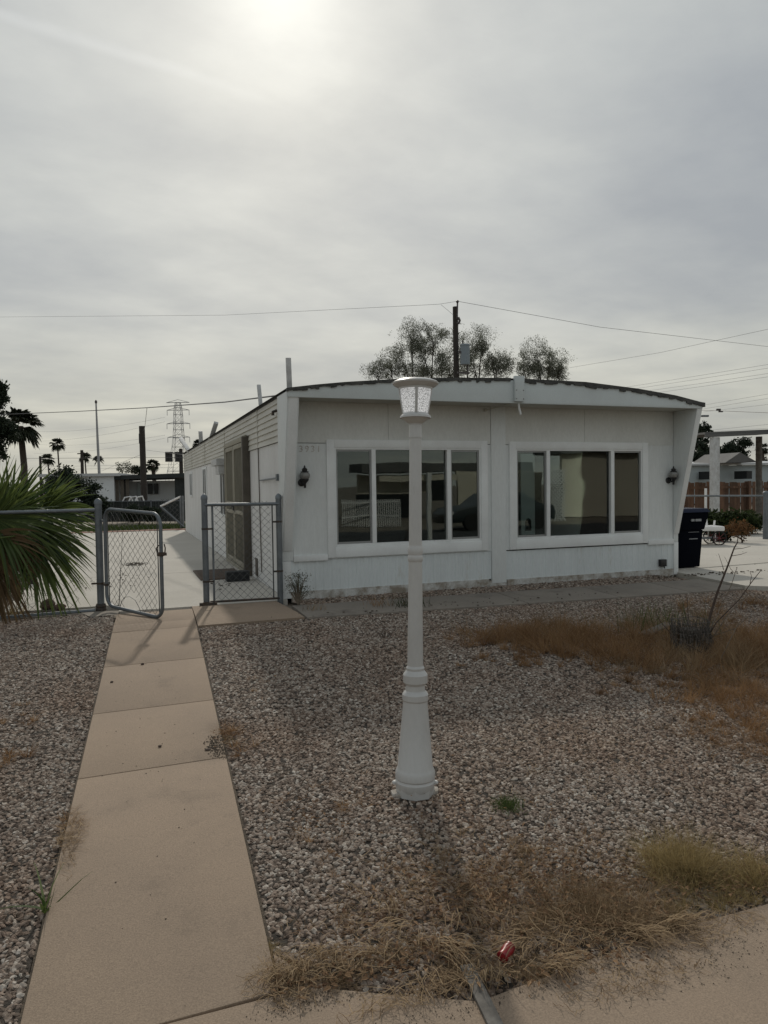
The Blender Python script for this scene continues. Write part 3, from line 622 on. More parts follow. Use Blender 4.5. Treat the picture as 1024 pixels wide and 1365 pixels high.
# house number in raised digits
fcu = bpy.data.curves.new('house_number', 'FONT'); fcu.body = '3931'; fcu.size = .105; fcu.extrude = .003; fcu.space_character = 1.35
fo = bpy.data.objects.new('house_number', fcu); COL.objects.link(fo); fo.rotation_euler = (PI/2, 0, 0); fo.location = (1.90-XL, -.004, 1.70)
dg = bpy.context.evaluated_depsgraph_get(); mesh = bpy.data.meshes.new_from_object(fo.evaluated_get(dg)); bpy.data.objects.remove(fo)
ho = bpy.data.objects.new('house_number', mesh); COL.objects.link(ho); ho.parent = home; ho.rotation_euler = (PI/2, 0, 0); ho.location = (1.925-XL, -.002, 1.715); mesh.materials.clear(); mesh.materials.append(M['digit'])
# coach lamps on the front wall
def coach(x, z):
    b = MB(); b.lathe([(0, .045), (.012, .045), (.02, .03)], (x-.02, YF, z-.09), (0, -1, 0), 20)
    b.tube([(x-.02, YF-.015, z-.09), (x-.01, YF-.06, z-.11), (x, YF-.085, z-.075)], .011, 8)
    b.lathe([(-.155, .008), (-.15, .014), (-.105, .014), (-.095, .02), (-.07, .042), (-.055, .048), (-.05, .047)], (x, YF-.085, z), n=20)
    o = b.build('wall_lamp', 'black', home, smooth=.7); b = MB()
    b.lathe([(.028, .046), (.036, .05), (.044, .03), (.062, .034), (.072, .028), (.082, .012), (.098, .010), (.112, .002)], (x, YF-.085, z), n=8)
    b.build('lamp_cap', 'black', o, smooth=.7)
    MB().lathe([(-.05, .044), (-.035, .056), (-.01, .062), (.012, .058), (.028, .044)], (x, YF-.085, z), n=24).build('globe', 'globe', o, smooth=1.)
coach(1.97, 1.445); coach(7.32, 1.415)
vb = MB().box(7.13, 7.235, YF-.05, YF+.003, .10, .20).tube([(7.20, YF-.03, .10), (7.21, YF-.04, .07)], .01, 6)
vb.build('outlet_box', 'black', home, bevel=.006)
# white posts left standing along the roof edge
for (xa, ya, za, xb, yb, zb, wd) in ((1.76, 7.88, 2.37, 1.745, 7.85, 2.74, .055), (1.76, 9.66, 2.37, 1.75, 9.74, 2.70, .05), (1.76, 15.7, 2.34, 1.84, 15.3, 2.68, .09), (1.76, 17.7, 2.34, 1.74, 17.6, 2.68, .09), (1.76, 20.9, 2.34, 1.62, 22.3, 2.82, .11)):
    MB().bar((xa, ya, za), (xb, yb, zb), wd, wd*.7, up=(0, 1, 0)).build('roof_post', 'roofpost', home, bevel=.004)

# ------------------------------------------------------------------ lamp post
B0 = G(553.6, 1053); DL = float((B0-C)@F); axl = dep(554, 505, DL)-B0; Lh = np.linalg.norm(axl); axl /= Lh
lp = thing('lamp_post', 'slender white yard lamp post with a flared collar base and a seeded glass lantern', 'lamp post', B0)
S = DL/FPX
def hy(y): return (1053-y)*S
def P(*a): return [(hy(y), r*S) for y, r in a]
MB().lathe(P((1058, 22.5), (1053, 23), (1050, 24), (1046, 26), (1040, 26.5), (1037, 25), (1035, 26.5), (1028, 26.5), (1024, 25), (1021, 23.5), (934, 16.2), (932, 17.4), (925, 17.4), (922, 15.5), (920, 13.2), (913, 12.8), (911, 14.5), (909, 16.2), (899, 16.4), (896, 14.5), (893, 12), (890, 12.4), (888, 11.2), (887, 10.6)), B0, axl, 40).build('base', 'lamp', lp, smooth=.45)
MB().lathe([(hy(1058), 25*S), (hy(1045), 26*S)], B0, axl, 8, ph=PI/8).build('base_plinth', 'lamp', lp)
ftg = MB(); pf_ = [(B0[0]+math.cos(t)*k_, B0[1]+math.sin(t)*k_*.9, B0[2]-.03) for t, k_ in zip(np.linspace(0, 2*PI, 15)[:-1], [.125, .08, .07, .07, .08, .085, .125, .12, .08, .07, .06, .06, .07, .115])]
ftg.prism(pf_, (0, 0, .028)); ftg.build('concrete_footing', 'footpale', lp, bevel=.006)
for sx in (-1, 1):
    c = B0+R*sx*26.5*S+axl*hy(1042); MB().lathe([(-.008, .016), (0, .016), (.005, .011)], c, axl, 10).build('lug', 'lamp', lp, smooth=.6)
MB().lathe(P((888, 10.6), (780, 9.4), (747, 9.0)), B0, axl, 32).build('pole', 'lamp', lp, smooth=.6)
MB().lathe(P((749, 9.0), (747, 10.2), (742, 10.2), (740, 9.2), (737, 10), (731, 10), (729, 9), (727, 8.6)), B0, axl, 32).build('collar', 'lamp', lp, smooth=.6)
MB().lathe(P((728, 8.6), (583, 8.0)), B0, axl, 32).build('pole', 'lamp', lp, smooth=.6)
MB().lathe(P((584, 8.7), (582, 8.7), (567, 8.0), (565, 7.6)), B0, axl, 32).build('pole_fitter', 'lamp', lp, smooth=.6)
MB().lathe(P((569, 7.4), (565, 8.5), (562, 13), (558, 17.6), (557.5, 21), (555, 20.4), (551.5, 16.8), (550, 15)), B0, axl, 40).build('lantern_base', 'lamp', lp, smooth=.5)
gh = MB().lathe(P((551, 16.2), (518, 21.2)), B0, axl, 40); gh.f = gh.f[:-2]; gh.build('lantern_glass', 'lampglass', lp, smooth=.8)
MB().lathe(P((519.5, 22.3), (517, 22.6), (514.5, 28), (512.5, 30.5), (510.5, 31), (509, 29), (507, 24), (505.5, 14), (504.5, 5)), B0, axl, 40).build('lantern_cap', 'lamp', lp, smooth=.5)
toC = -F+axl*(F@axl); toC /= np.linalg.norm(toC); rt = np.cross(axl, toC)
for k in range(4):
    t = .02+k*PI/2; dv = toC*math.cos(t)+rt*math.sin(t); sv = np.cross(axl, dv)
    a = B0+axl*hy(551)+dv*16.6*S; b = B0+axl*hy(518.5)+dv*21.6*S
    MB().bar(a, b, .013, .008, up=dv).build('lantern_bar', 'lamp', lp, bevel=.002)

# ------------------------------------------------------------------ chain-link fences
def mesh_panel(mb, A, B, z0, z1, pitch=.085, r=.0022, hole=None, zt0=None, skewz=0.):
    """diagonal wires between A and B (xy), clipped to the rectangle; wires are little three-sided rods"""
    A = np.array(A, float); B = np.array(B, float); Lw = np.linalg.norm(B-A); u = (B-A)/Lw; hgt = z1-z0
    nrm = np.array([-u[1], u[0]])*r*1.2
    for sgn in (1, -1):
        k = -int(hgt/pitch)-2
        while k*pitch < Lw+hgt+pitch:
            s0 = k*pitch; pts = []
            nseg = int(hgt/(pitch/2))
            for i in range(nseg):
                ta, tb = i*hgt/nseg, (i+1)*hgt/nseg
                sa = s0+ta*sgn if sgn > 0 else s0-ta; sb = s0+tb if sgn > 0 else s0-tb
                if min(sa, sb) < 0 or max(sa, sb) > Lw: continue
                if hole and hole((sa+sb)/2, (ta+tb)/2): continue
                o = nrm*(1 if i % 2 else -1)
                pa = A+u*sa-o; pb = A+u*sb+o
                dz = lambda s: skewz*s
                mb.tube([(pa[0], pa[1], z0+ta+dz(sa)), (pb[0], pb[1], z0+tb+dz(sb))], r, 3, cap=False)
            k += 1
def post(mb, p, r, h, cap=True, z0=-.05):
    mb.tube([(p[0], p[1], z0), (p[0], p[1], h)], r, 16)
    if cap: mb.lathe([(0, r*1.12), (.03, r*1.12), (.045, r*.9), (.06, r*.45), (.065, r*.1)], (p[0], p[1], h-.012), n=16)
# right panel between the gate opening and the house corner
PA = np.array([.83, 8.16]); PB = np.array([1.655, 8.10])
f1 = thing('chain_link_fence', 'short chain-link fence panel between the gate opening and the corner of the white home', 'fence', (PA[0], PA[1], 0))
for p, h in ((PA, 1.19), (PB, 1.18)):
    m = MB(); post(m, p, .034, h); m.build('post', 'galv', f1, smooth=.7)
PA2 = PA+np.array([.085, -.005]); m = MB().tube([(PA2[0], PA2[1], 0), (PA2[0], PA2[1], 1.13)], .012, 8); m.build('tension_bar', 'galv', f1, smooth=.7)
PB2 = PB-np.array([.075, -.005]); MB().tube([(PB2[0], PB2[1], 0.03), (PB2[0], PB2[1], 1.12)], .008, 8).build('tension_bar', 'wire', f1, smooth=.7)
MB().tube([(PA[0], PA[1]-.02, 1.12), (PB[0], PB[1]-.02, 1.115)], .019, 12).build('top_rail', 'galv', f1, smooth=.7)
MB().tube([(PA[0]+.04, PA[1]-.02, .03), (PB[0], PB[1]-.02, .03)], .013, 10).build('bottom_rail', 'rust', f1, smooth=.7)
m = MB(); mesh_panel(m, PA2, PB2, .04, 1.15, .083, .0021); m.build('wire_mesh', 'wire', f1)
for p, q in ((PA, PA2), (PB, PB2)):
    for z in ((.84, .25) if p is PA else (.9, .33)):
        m = MB().lathe([(0, .037), (.022, .037)], (p[0], p[1], z), n=14).bar((p[0], p[1]-.03, z+.01), (q[0], q[1]-.015, z+.01), .012, .02); m.build('tension_band', 'rust', f1)
MB().lathe([(0, .06), (.03, .055), (.045, .04)], (PA[0]+.01, PA[1]-.01, -.01), n=12).box(PA[0]-.08, PA[0]+.11, PA[1]-.06, PA[1]-.02, 0, .03).build('post_foot', 'rust', f1)
# left run, mostly stripped of its mesh
PL = np.array([-.275, 8.30]); PE = np.array([-4.0, 8.50])
f2 = thing('chain_link_fence', 'long sagging chain-link fence behind the fan palm, its mesh hanging only near the ground', 'fence', (PL[0], PL[1], 0))
m = MB(); post(m, PL, .037, 1.16); m.build('post', 'galv', f2, smooth=.7)
m = MB(); post(m, (-2.6, 8.43), .03, 1.12); m.build('post', 'galv', f2, smooth=.7)
MB().tube([(PL[0], PL[1], 1.085), (-1.2, 8.36, 1.08), (-4, 8.5, 1.07)], .02, 12).build('top_rail', 'galv', f2, smooth=.7)
MB().tube([(PL[0]-.06, PL[1]-.03, -.0), (-1.2, 8.20, .0), (-4, 8.3, -.01)], .022, 12).build('bottom_rail', 'galv', f2, smooth=.7)
MB().lathe([(-.03, .05), (.0, .056), (.03, .05), (.04, .058), (.07, .045)], (PL[0], PL[1], .0), n=14).build('post_foot', 'rust', f2)
m = MB(); mesh_panel(m, (-4.0, 8.31), (-.48, 8.27), .01, .86, .13, .002); m.build('wire_mesh', 'wire', f2)
MB().tube([(-.73, 8.27, 0), (-.80, 8.27, .42), (-.83, 8.3, .8)], .005, 5).build('loose_wire', 'wire', f2)
for z in (.28,): MB().lathe([(0, .041), (.02, .041)], (PL[0], PL[1], z), n=14).bar((PL[0]-.09, PL[1], z+.01), (PL[0]+.1, PL[1]-.03, z+.01), .014, .02).build('hinge_band', 'rust', f2)
# open gate
gH = G(143, 812); gH = np.array([-.21, 8.22]); d_ = 7.12; q = dep(217, 820, d_); gE = np.array([q[0], q[1]])
gate = thing('chain_link_gate', 'round-cornered chain-link gate swung open over the walk, its mesh torn near the bottom', 'gate', (gH[0], gH[1], 0))
gu = (gE-gH); gl_ = np.linalg.norm(gu); gu /= gl_
z0g, z1g = .055, 1.10; slp = -.045/gl_
def gpt(s, z): return (gH[0]+gu[0]*s, gH[1]+gu[1]*s, z+slp*s)
fr = []; rc = .12
for cx, cz, a0 in ((rc, z0g+rc, PI), (gl_-rc, z0g+rc, 1.5*PI), (gl_-rc, z1g-rc, 0), (rc, z1g-rc, .5*PI)):
    for i in range(7): a = a0+i*PI/12; fr.append(gpt(cx+rc*math.cos(a), cz+rc*math.sin(a)))
fr.append(fr[0]); fr.append(fr[1])
MB().tube(fr, .0185, 12, cap=False).build('frame', 'galv', gate, smooth=.7)
MB().tube([gpt(.05, z0g+.02), gpt(.045, z1g-.05)], .006, 6).build('tension_bar', 'wire', gate)
MB().tube([gpt(gl_-.05, z0g+.05), gpt(gl_-.055, z1g-.02)], .006, 6).build('tension_bar', 'wire', gate)
def hole(s, t): return ((s-.42)/.2)**2+((t)/.22)**2 < 1 or (random.random() < .25 and ((s-.42)/.34)**2+(t/.32)**2 < 1)
m = MB(); mesh_panel(m, (gH+gu*.05), (gH+gu*(gl_-.05)), z0g+.02, z1g-.01, .088, .0021, hole=lambda s, t: ((s-.42)/.17)**2+(t/.17)**2 < 1, skewz=slp); m.build('wire_mesh', 'wire', gate)
for pts in ([(.24, .07), (.27, .14), (.33, .19), (.42, .205), (.51, .18), (.57, .12), (.6, .07)],):
    MB().tube([tuple(np.array(gpt(s, z))+np.array([0, -.012, 0])) for s, z in pts], .0028, 4).build('torn_wire', 'wire', gate)
MB().lathe([(0, .028), (.02, .028)], gpt(0, .27), n=12).bar((PL[0]+.03, PL[1]-.02, .285), gpt(.02, .285), .02, .02).build('hinge', 'rust', gate)
MB().lathe([(0, .028), (.02, .028)], gpt(0, .96), n=12).bar((PL[0]+.03, PL[1]-.02, .97), gpt(.0, .97), .02, .02).build('hinge', 'galv', gate)
lk = MB().lathe([(-.02, .03), (.02, .03)], gpt(gl_, .70), n=12); c = gpt(gl_, .70)
lk.bar((c[0]-.04, c[1]-.02, c[2]), (c[0]+.05, c[1]-.01, c[2]), .035, .03).tube([(c[0]+.035, c[1], c[2]), (c[0]+.04, c[1], c[2]+.06), (c[0]+.03, c[1], c[2]+.10)], .007, 6).tube([(c[0]-.035, c[1], c[2]), (c[0]-.045, c[1], c[2]+.06), (c[0]-.02, c[1], c[2]+.09)], .007, 6)
lk.build('latch', 'rust', gate)

# ------------------------------------------------------------------ foliage helpers
def blades(mb, n, pos, height, width, lean=.5, seg=3, wind=(0, 0), tint=None):
    """pos: (n,3) roots"""
    V = mb.v; Fc = mb.f
    for i in range(n):
        p = pos[i]; a = random.uniform(0, 2*PI); h = height*random.uniform(.45, 1.15); l = lean*random.uniform(.2, 1.3); wd = width*random.uniform(.6, 1.3)
        dx, dy = math.cos(a)*l+wind[0], math.sin(a)*l+wind[1]; b = random.uniform(0, PI); wx, wy = math.cos(b)*wd/2, math.sin(b)*wd/2
        n0 = len(V); t_ = random.random() if tint is None else min(1, max(0, random.gauss(tint, .25)))
        cu = random.uniform(.5, 1.6)
        for k in range(seg+1):
            t = k/seg; o = h*t**cu; x = p[0]+dx*o; y = p[1]+dy*o; z = p[2]+h*(t-.35*l*t*t); ww = (1-t*.85)
            V.append((x-wx*ww, y-wy*ww, z)); V.append((x+wx*ww, y+wy*ww, z))
        for k in range(seg): q = n0+2*k; Fc.append((q, q+1, q+3, q+2)); mb.tint.append(t_)
def leaves(mb, centers, n, spread, size, tintc=None, asp=.45):
    for _ in range(n):
        c = centers[random.randrange(len(centers))]; sp = spread
        p = np.array([c[0]+random.gauss(0, sp), c[1]+random.gauss(0, sp), c[2]+random.gauss(0, sp*.8)])
        a = rng.normal(size=3); a /= np.linalg.norm(a); b = np.cross(a, rng.normal(size=3)); b /= np.linalg.norm(b)
        s = size*random.uniform(.5, 1.3); n0 = len(mb.v)
        mb.v += [tuple(p-a*s), tuple(p-b*s*asp), tuple(p+a*s), tuple(p+b*s*asp)]; mb.f.append((n0, n0+1, n0+2, n0+3)); mb.tint.append(random.random())
def tree(name, label, cat, base, trunk_h, lobes, nleaf, lsize, lm, tr=.15, group=None, nclump=26, clsp=.16, limbs=True):
    """lobes: list of (centre, (rx,ry,rz)) in world space; clumps sit inside lobes and leaves gather round the clumps"""
    base = np.array(base, float); o = thing(name, label, cat, base, group); cl = []; tk = MB()
    fork = base+np.array([0, 0, trunk_h]); tk.tube([base-np.array([0, 0, .1]), base+np.array([.04, 0, trunk_h*.5]), fork], [tr*1.25, tr, tr*.85], 8)
    for (c, rr) in lobes:
        c = np.array(c, float); rr = np.array(rr, float)
        if limbs: tk.tube([fork, fork*.45+c*.55+rng.normal(size=3)*.1*rr, c], [tr*.6, tr*.35, tr*.15], 6)
        for k in range(nclump):
            d = rng.normal(size=3); d /= np.linalg.norm(d); q = c+d*rr*random.uniform(.35, 1)**.6*random.uniform(.7, 1.05)
            cl.append(q)
            if limbs and k % 2 == 0: tk.tube([c, (c+q)/2+rng.normal(size=3)*.06*rr, q], [tr*.2, tr*.1, tr*.04], 4, cap=False)
    tk.build('trunk', 'bark', o, smooth=.8)
    m = MB(); rm = np.mean([np.mean(l[1]) for l in lobes]); leaves(m, cl, nleaf, rm*clsp, lsize); m.build('crown', lm, o)
    return o
def feathery(label, base, trunk_h, lobes, nbr, npb, lsize=.036, group='mesquite trees behind the roof'):
    """open crown: small leaflets fill the lobes where a 3-D noise is high, so sky shows between uneven sprays"""
    from mathutils import noise as mn
    base = np.array(base, float)*np.array([1, 1, 0]); o = thing('mesquite_tree', label, 'tree', base, group); tk = MB(); cr = MB()
    fork = base+np.array([0, 0, trunk_h]); tk.tube([base-np.array([0, 0, .1]), fork], [.2, .14], 8); sd_ = random.random()*40
    for (c, rr) in lobes:
        c = np.array(c, float); rr = np.array(rr, float)*np.array([1.5, 1.3, 1.22]); N = int(npb*nbr*2.2); kept = []; tries = 0
        while len(kept) < N and tries < N*14:
            tries += 1; d = rng.normal(size=3); d /= np.linalg.norm(d); r_ = random.random()**.45*1.3; q = c+d*rr*r_
            v = mn.noise(Vector((q[0]*1.25+sd_, q[1]*1.25, q[2]*1.25)))*1.5+mn.noise(Vector((q[0]*3.6, q[1]*3.6+sd_, q[2]*3.0)))*1.1+(.68-r_*.8)
            if v < random.random()*.55: continue
            kept.append(q); a = rng.normal(size=3)*.7+np.array([0, 0, -1]); a /= np.linalg.norm(a); b = np.cross(a, rng.normal(size=3)); b /= np.linalg.norm(b); l = lsize*random.uniform(.5, 1.4); n0 = len(cr.v)
            cr.v += [tuple(q-a*l), tuple(q-b*l*.33), tuple(q+a*l), tuple(q+b*l*.33)]; cr.f.append((n0, n0+1, n0+2, n0+3)); cr.tint.append(random.random())
        low = c-np.array([0, 0, rr[2]*1.1]); tk.tube([fork, fork*.35+low*.65+rng.normal(size=3)*.15, c], [.09, .045, .018], 5)
        for k in range(16):
            if not kept: break
            q = kept[random.randrange(len(kept))]; t = random.uniform(.1, .8); st_ = low*(1-t)+c*t; tk.tube([st_, (st_+q)/2+rng.normal(size=3)*.12, q], [.014, .008, .003], 3, cap=False)
    tk.build('trunk', 'bark', o, smooth=.8); cr.build('crown', 'leaf_olive', o); return o
def fan(mb, hub, axis, up, rad, spread=1.25, nseg=34, droop=.35, fold=.35, wseg=.030, tn=.5):
    """one fan-shaped palm blade: pleated strips that join near the hub and split at the tips"""
    axis = np.array(axis, float); axis /= np.linalg.norm(axis); up = np.array(up, float); up -= axis*(up@axis); up /= np.linalg.norm(up); sd = np.cross(axis, up)
    hub = np.array(hub, float)
    for i in range(nseg):
        t = -spread+2*spread*i/(nseg-1)+random.gauss(0, .02); d = axis*math.cos(t)+sd*math.sin(t)+up*fold*abs(math.sin(t))*.6; d /= np.linalg.norm(d)
        r = rad*(1-.28*abs(t/spread)**2)*random.uniform(.9, 1.05); wv = np.cross(d, up); wv /= np.linalg.norm(wv)
        n0 = len(mb.v); K = 7; tt = min(1, max(0, random.gauss(tn, .2)))
        dr = droop*1.7*random.uniform(.5, 1.7); sw_ = random.gauss(0, .06)
        for k in range(K+1):
            s = k/K; w_ = wseg*(.35+2.2*s if s < .4 else 1.23*(1-(s-.4)/.6)**.8+.04)
            p = hub+d*r*s-np.array([0, 0, 1])*dr*r*max(0, s-.35)**2+sd*sw_*r*s*s; v2 = wv*math.cos(.6)+up*math.sin(.6)*(1 if i % 2 else -1)
            mb.v += [tuple(p-v2*w_/2), tuple(p+v2*w_/2)]
        for k in range(K): q = n0+2*k; mb.f.append((q, q+1, q+3, q+2)); mb.tint.append(tt)
# fan palm at the left edge: each frond a part (stem + blade)
pc = np.array([-1.62, 8.0, .55])
palm = thing('fan_palm', 'young fan palm with green and dead brown fronds by the left fence', 'palm', (pc[0], pc[1], 0))
MB().tube([(pc[0], pc[1], -.05), (pc[0], pc[1], .3), pc], [.16, .15, .10], 12).build('trunk', 'palmtrunk', palm, smooth=.8)
def frond(px, py, d, tx, ty, td, rad, m='leaf_palm', tn=.5, up=(0, 0, 1), spread=1.2, droop=.35, nseg=34, hubdir=None):
    hub = dep(px, py, d); tip = dep(tx, ty, td); ax = tip-hub
    st = MB(); mid = (pc+hub)/2+np.array([0, 0, .12]); st.tube([pc, mid, hub], [.018, .012, .007], 6); fr_ = MB()
    fan(fr_, hub, ax, up, np.linalg.norm(ax) if rad is None else rad, spread, nseg, droop, tn=tn)
    n0 = len(fr_.v); fr_.v += st.v; fr_.f += [tuple(i+n0 for i in f) for f in st.f]; fr_.tint += [tn]*len(st.f)
    return fr_.build('frond', m, palm)
vU = -F*.6+U*.8
frond(-15, 700, 7.9, 22, 604, 7.8, None, up=-F+U*.3, spread=1.0, droop=.10, nseg=40, tn=.55)
frond(12, 690, 8.1, 66, 612, 8.1, None, up=-F+U*.2, spread=.85, droop=.12, nseg=34, tn=.45)
frond(42, 692, 8.35, 112, 628, 8.5, None, up=U*.9-F*.4, spread=.55, droop=.05, nseg=24, tn=.15)
frond(52, 686, 8.1, 134, 655, 8.0, None, up=-F+U*.2, spread=.75, droop=.22, nseg=34, tn=.85)
frond(28, 688, 7.7, 132, 738, 7.75, None, up=U*.8-F*.6, spread=.8, droop=.20, nseg=38, tn=.3)
frond(20, 700, 7.6, 112, 772, 7.6, None, up=U*.6-F*.8, spread=.7, droop=.25, nseg=34, tn=.6)
frond(40, 712, 7.5, 92, 812, 7.5, None, up=R*.7-F*.7, spread=.55, droop=.28, nseg=26, tn=.7)
frond(-10, 690, 7.5, 88, 745, 7.4, None, up=U*.6-F*.8, spread=.9, droop=.25, nseg=36, tn=.35)
frond(-20, 680, 8.3, 60, 690, 8.3, None, up=-F+U*.2, spread=1.0, droop=.2, nseg=34, tn=.4)
frond(-25, 715, 7.4, 55, 775, 7.3, None, m='leaf_dead', up=U*.4-F*.9, spread=.8, droop=.3, nseg=30, tn=.4)
frond(-20, 740, 7.3, 36, 836, 7.15, None, m='leaf_dead', up=R*.8-F*.6, spread=.26, droop=.25, nseg=14, tn=.3)
frond(-30, 705, 8.0, 10, 778, 8.2, None, m='leaf_dead', up=-F, spread=1.0, droop=.4, nseg=28, tn=.2)
frond(-10, 720, 8.3, 60, 768, 8.5, None, up=-F+U*.3, spread=1.1, droop=.3, nseg=30, tn=.1)

# ------------------------------------------------------------------ dry weeds, straw, grass tufts
def scatter(cx, cy, rx, ry, n, inside=True):
    g = G(cx, cy); out = []
    while len(out) < n:
        x = random.gauss(0, .5); y = random.gauss(0, .5)
        if x*x+y*y > 1.1: continue
        X = g[0]+x*rx; Y = g[1]+y*ry; out.append((X, Y, T(Y)-.01))
    return out
def tufted(mb, n, cx, cy, rx, ry, height, width, lean, seg, wind, per=34):
    cs = scatter(cx, cy, rx, ry, max(1, n//per)); V = mb.v; Fc = mb.f
    for c in cs:
        k_ = int(per*random.uniform(.4, 1.7)); hs = random.uniform(.45, 1.35); tn = random.random(); rad = random.uniform(.01, .035)*(1 if height < .1 else 1.6)
        fx, fy = random.gauss(0, .35), random.gauss(0, .35)
        for _ in range(k_):
            a = random.uniform(0, 2*PI); rr_ = rad*random.random()**.5; x0, y0 = c[0]+math.cos(a)*rr_, c[1]+math.sin(a)*rr_; z0 = T(y0)-.01
            h = height*hs*random.uniform(.4, 1.2); l = lean*random.uniform(.1, 1.3); dx, dy = math.cos(a)*l+wind[0]+fx, math.sin(a)*l+wind[1]+fy
            b = random.uniform(0, PI); wd = width*random.uniform(.5, 1.2); wx, wy = math.cos(b)*wd/2, math.sin(b)*wd/2; n0 = len(V); t_ = min(1, max(0, tn*.6+random.random()*.5)); cu = random.uniform(.6, 1.7); kx, ky = random.gauss(0, .12), random.gauss(0, .12); cu = .9+.3*random.random()
            for k in range(seg+1):
                t = k/seg; o = h*t**cu; ww = 1-t*.8; V.append((x0+dx*o-wx*ww+kx*h*t*t, y0+dy*o-wy*ww+ky*h*t*t, z0+h*(t-.3*l*t*t))); V.append((x0+dx*o+wx*ww+kx*h*t*t, y0+dy*o+wy*ww+ky*h*t*t, z0+h*(t-.3*l*t*t)))
            for k in range(seg): q = n0+2*k; Fc.append((q, q+1, q+3, q+2)); mb.tint.append(t_)
def weed(name, spots, m, label, lean=.6, width=.004, wind=(0, 0), seg=3, per=34):
    mb = MB()
    for (cx, cy, rx, ry, n, h) in spots: tufted(mb, n, cx, cy, rx, ry, h, width, lean, seg, wind, per)
    return stuff(mb.build(name, m), label)
weed('dry_weeds', [(700, 848, .75, .40, 2600, .14), (760, 852, .8, .5, 3600, .17), (840, 868, .7, .5, 3600, .16), (690, 880, .5, .3, 1100, .07), (950, 870, .7, .7, 4400, .16), (1010, 860, .7, .6, 3200, .20), (990, 925, .6, .5, 2400, .10), (880, 905, .6, .4, 1500, .08), (1010, 970, .4, .4, 1600, .07), (1000, 810, 1.2, .5, 1500, .15)], 'dry_rust', 'rust-brown dry weeds matted over the gravel near the stump', 1.0, .0035)
weed('dry_weeds', [(860, 840, 1.1, .5, 1800, .17), (720, 845, .8, .4, 900, .16), (960, 880, .9, .7, 2200, .18), (900, 890, .8, .3, 1000, .13)], 'dry_straw', 'pale stalks sticking out of the brown weed mat', .9, .003)
weed('dry_weeds', [(480, 1080, .5, .5, 420, .022), (700, 1050, .8, .6, 420, .022), (620, 1210, .5, .22, 1300, .035), (700, 1160, .5, .25, 900, .03), (850, 1180, .3, .2, 600, .035), (960, 960, .5, .4, 1500, .07), (1010, 1000, .4, .4, 900, .06), (980, 920, .6, .4, 2200, .10), (520, 1170, .35, .25, 260, .03), (760, 1130, .4, .2, 500, .03), (450, 1220, .2, .15, 160, .03), (300, 975, .06, .12, 260, .05)], 'dry_rust', 'reddish dry weeds strewn loosely over the near gravel', 1.8, .0018, per=14)
weed('dry_weeds', [(905, 1150, .16, .10, 2400, .12), (930, 1170, .2, .12, 1800, .09), (1015, 1165, .18, .12, 1600, .085), (960, 1195, .3, .08, 1300, .05)], 'dry_yellow', 'yellow dry grass tufts near the pavement edge on the right', 1.05, .0019, (-.1, 0))
weed('dry_weeds', [(690, 1230, .3, .12, 700, .035), (800, 1205, .28, .17, 3000, .07), (760, 1240, .25, .12, 900, .055), (860, 1225, .18, .10, 1200, .06), (700, 1210, .25, .2, 900, .045), (650, 1140, .3, .25, 700, .03), (720, 1290, .18, .06, 600, .045), (740, 1160, .3, .2, 900, .035)], 'dry_straw', 'tangled dry brown grass along the pavement edge', 1.1, .0017)
weed('dry_weeds', [(490, 1290, .17, .04, 240, .045), (430, 1280, .10, .06, 90, .04), (560, 1265, .15, .06, 150, .045), (395, 1325, .09, .05, 500, .025), (360, 1285, .05, .08, 350, .025), (520, 1190, .25, .2, 200, .035), (610, 1290, .12, .05, 350, .045), (460, 1310, .12, .03, 260, .03)], 'dry_straw', 'flattened straw scattered beside the walkway corner', 2.0, .002, (.5, .15), 3, 22)
weed('dry_weeds', [(310, 985, .12, .25, 260, .05), (430, 1100, .3, .3, 200, .04), (20, 960, .25, .5, 350, .05), (95, 1100, .05, .25, 350, .03), (340, 905, .15, .3, 120, .04), (15, 1010, .1, .12, 250, .05)], 'dry_rust', 'thin brown weeds at the walkway edges', 1.5, .003)
weed('ground_moss', [(352, 1262, .035, .05, 900, .012), (375, 1290, .05, .05, 900, .014), (300, 985, .06, .1, 250, .012)], 'dry_yellow', 'greenish-yellow low growth creeping onto the walkway corner', 1.2, .0015, per=30)
def straw(n, regions, lw=.0021):
    mb = MB()
    for (cx, cy, rx, ry, k, ln) in regions:
        for p in scatter(cx, cy, rx, ry, k):
            a = random.uniform(0, 2*PI); l = ln*random.uniform(.4, 1.3); z = p[2]+random.uniform(.012, .035); d = np.array([math.cos(a), math.sin(a), 0]); s = np.array([-d[1], d[0], 0])*lw/2; cv = random.uniform(-.15, .15)
            n0 = len(mb.v); tt = random.random()
            for k2 in range(4):
                t = k2/3; q = np.array([p[0], p[1], z+random.uniform(-.004, .006)])+d*l*(t-.5)+np.array([-d[1], d[0], 0])*cv*l*(t-.5)**2*2; mb.v += [tuple(q-s), tuple(q+s)]
            for k2 in range(3): q = n0+2*k2; mb.f.append((q, q+1, q+3, q+2)); mb.tint.append(tt)
    return stuff(mb.build('fallen_straw', 'dry_straw'), 'loose straw and stems lying on gravel and concrete')
straw(0, [(470, 1285, .30, .08, 300, .08), (800, 1240, .4, .18, 600, .07), (600, 1310, .3, .07, 220, .07), (560, 1200, .5, .2, 260, .05), (640, 1180, .6, .4, 500, .06), (380, 1310, .12, .12, 260, .05), (930, 1240, .3, .1, 250, .06), (560, 1330, .3, .05, 120, .05), (850, 1310, .3, .06, 160, .04), (95, 1120, .06, .3, 160, .06), (800, 1000, 1, .8, 400, .06)])
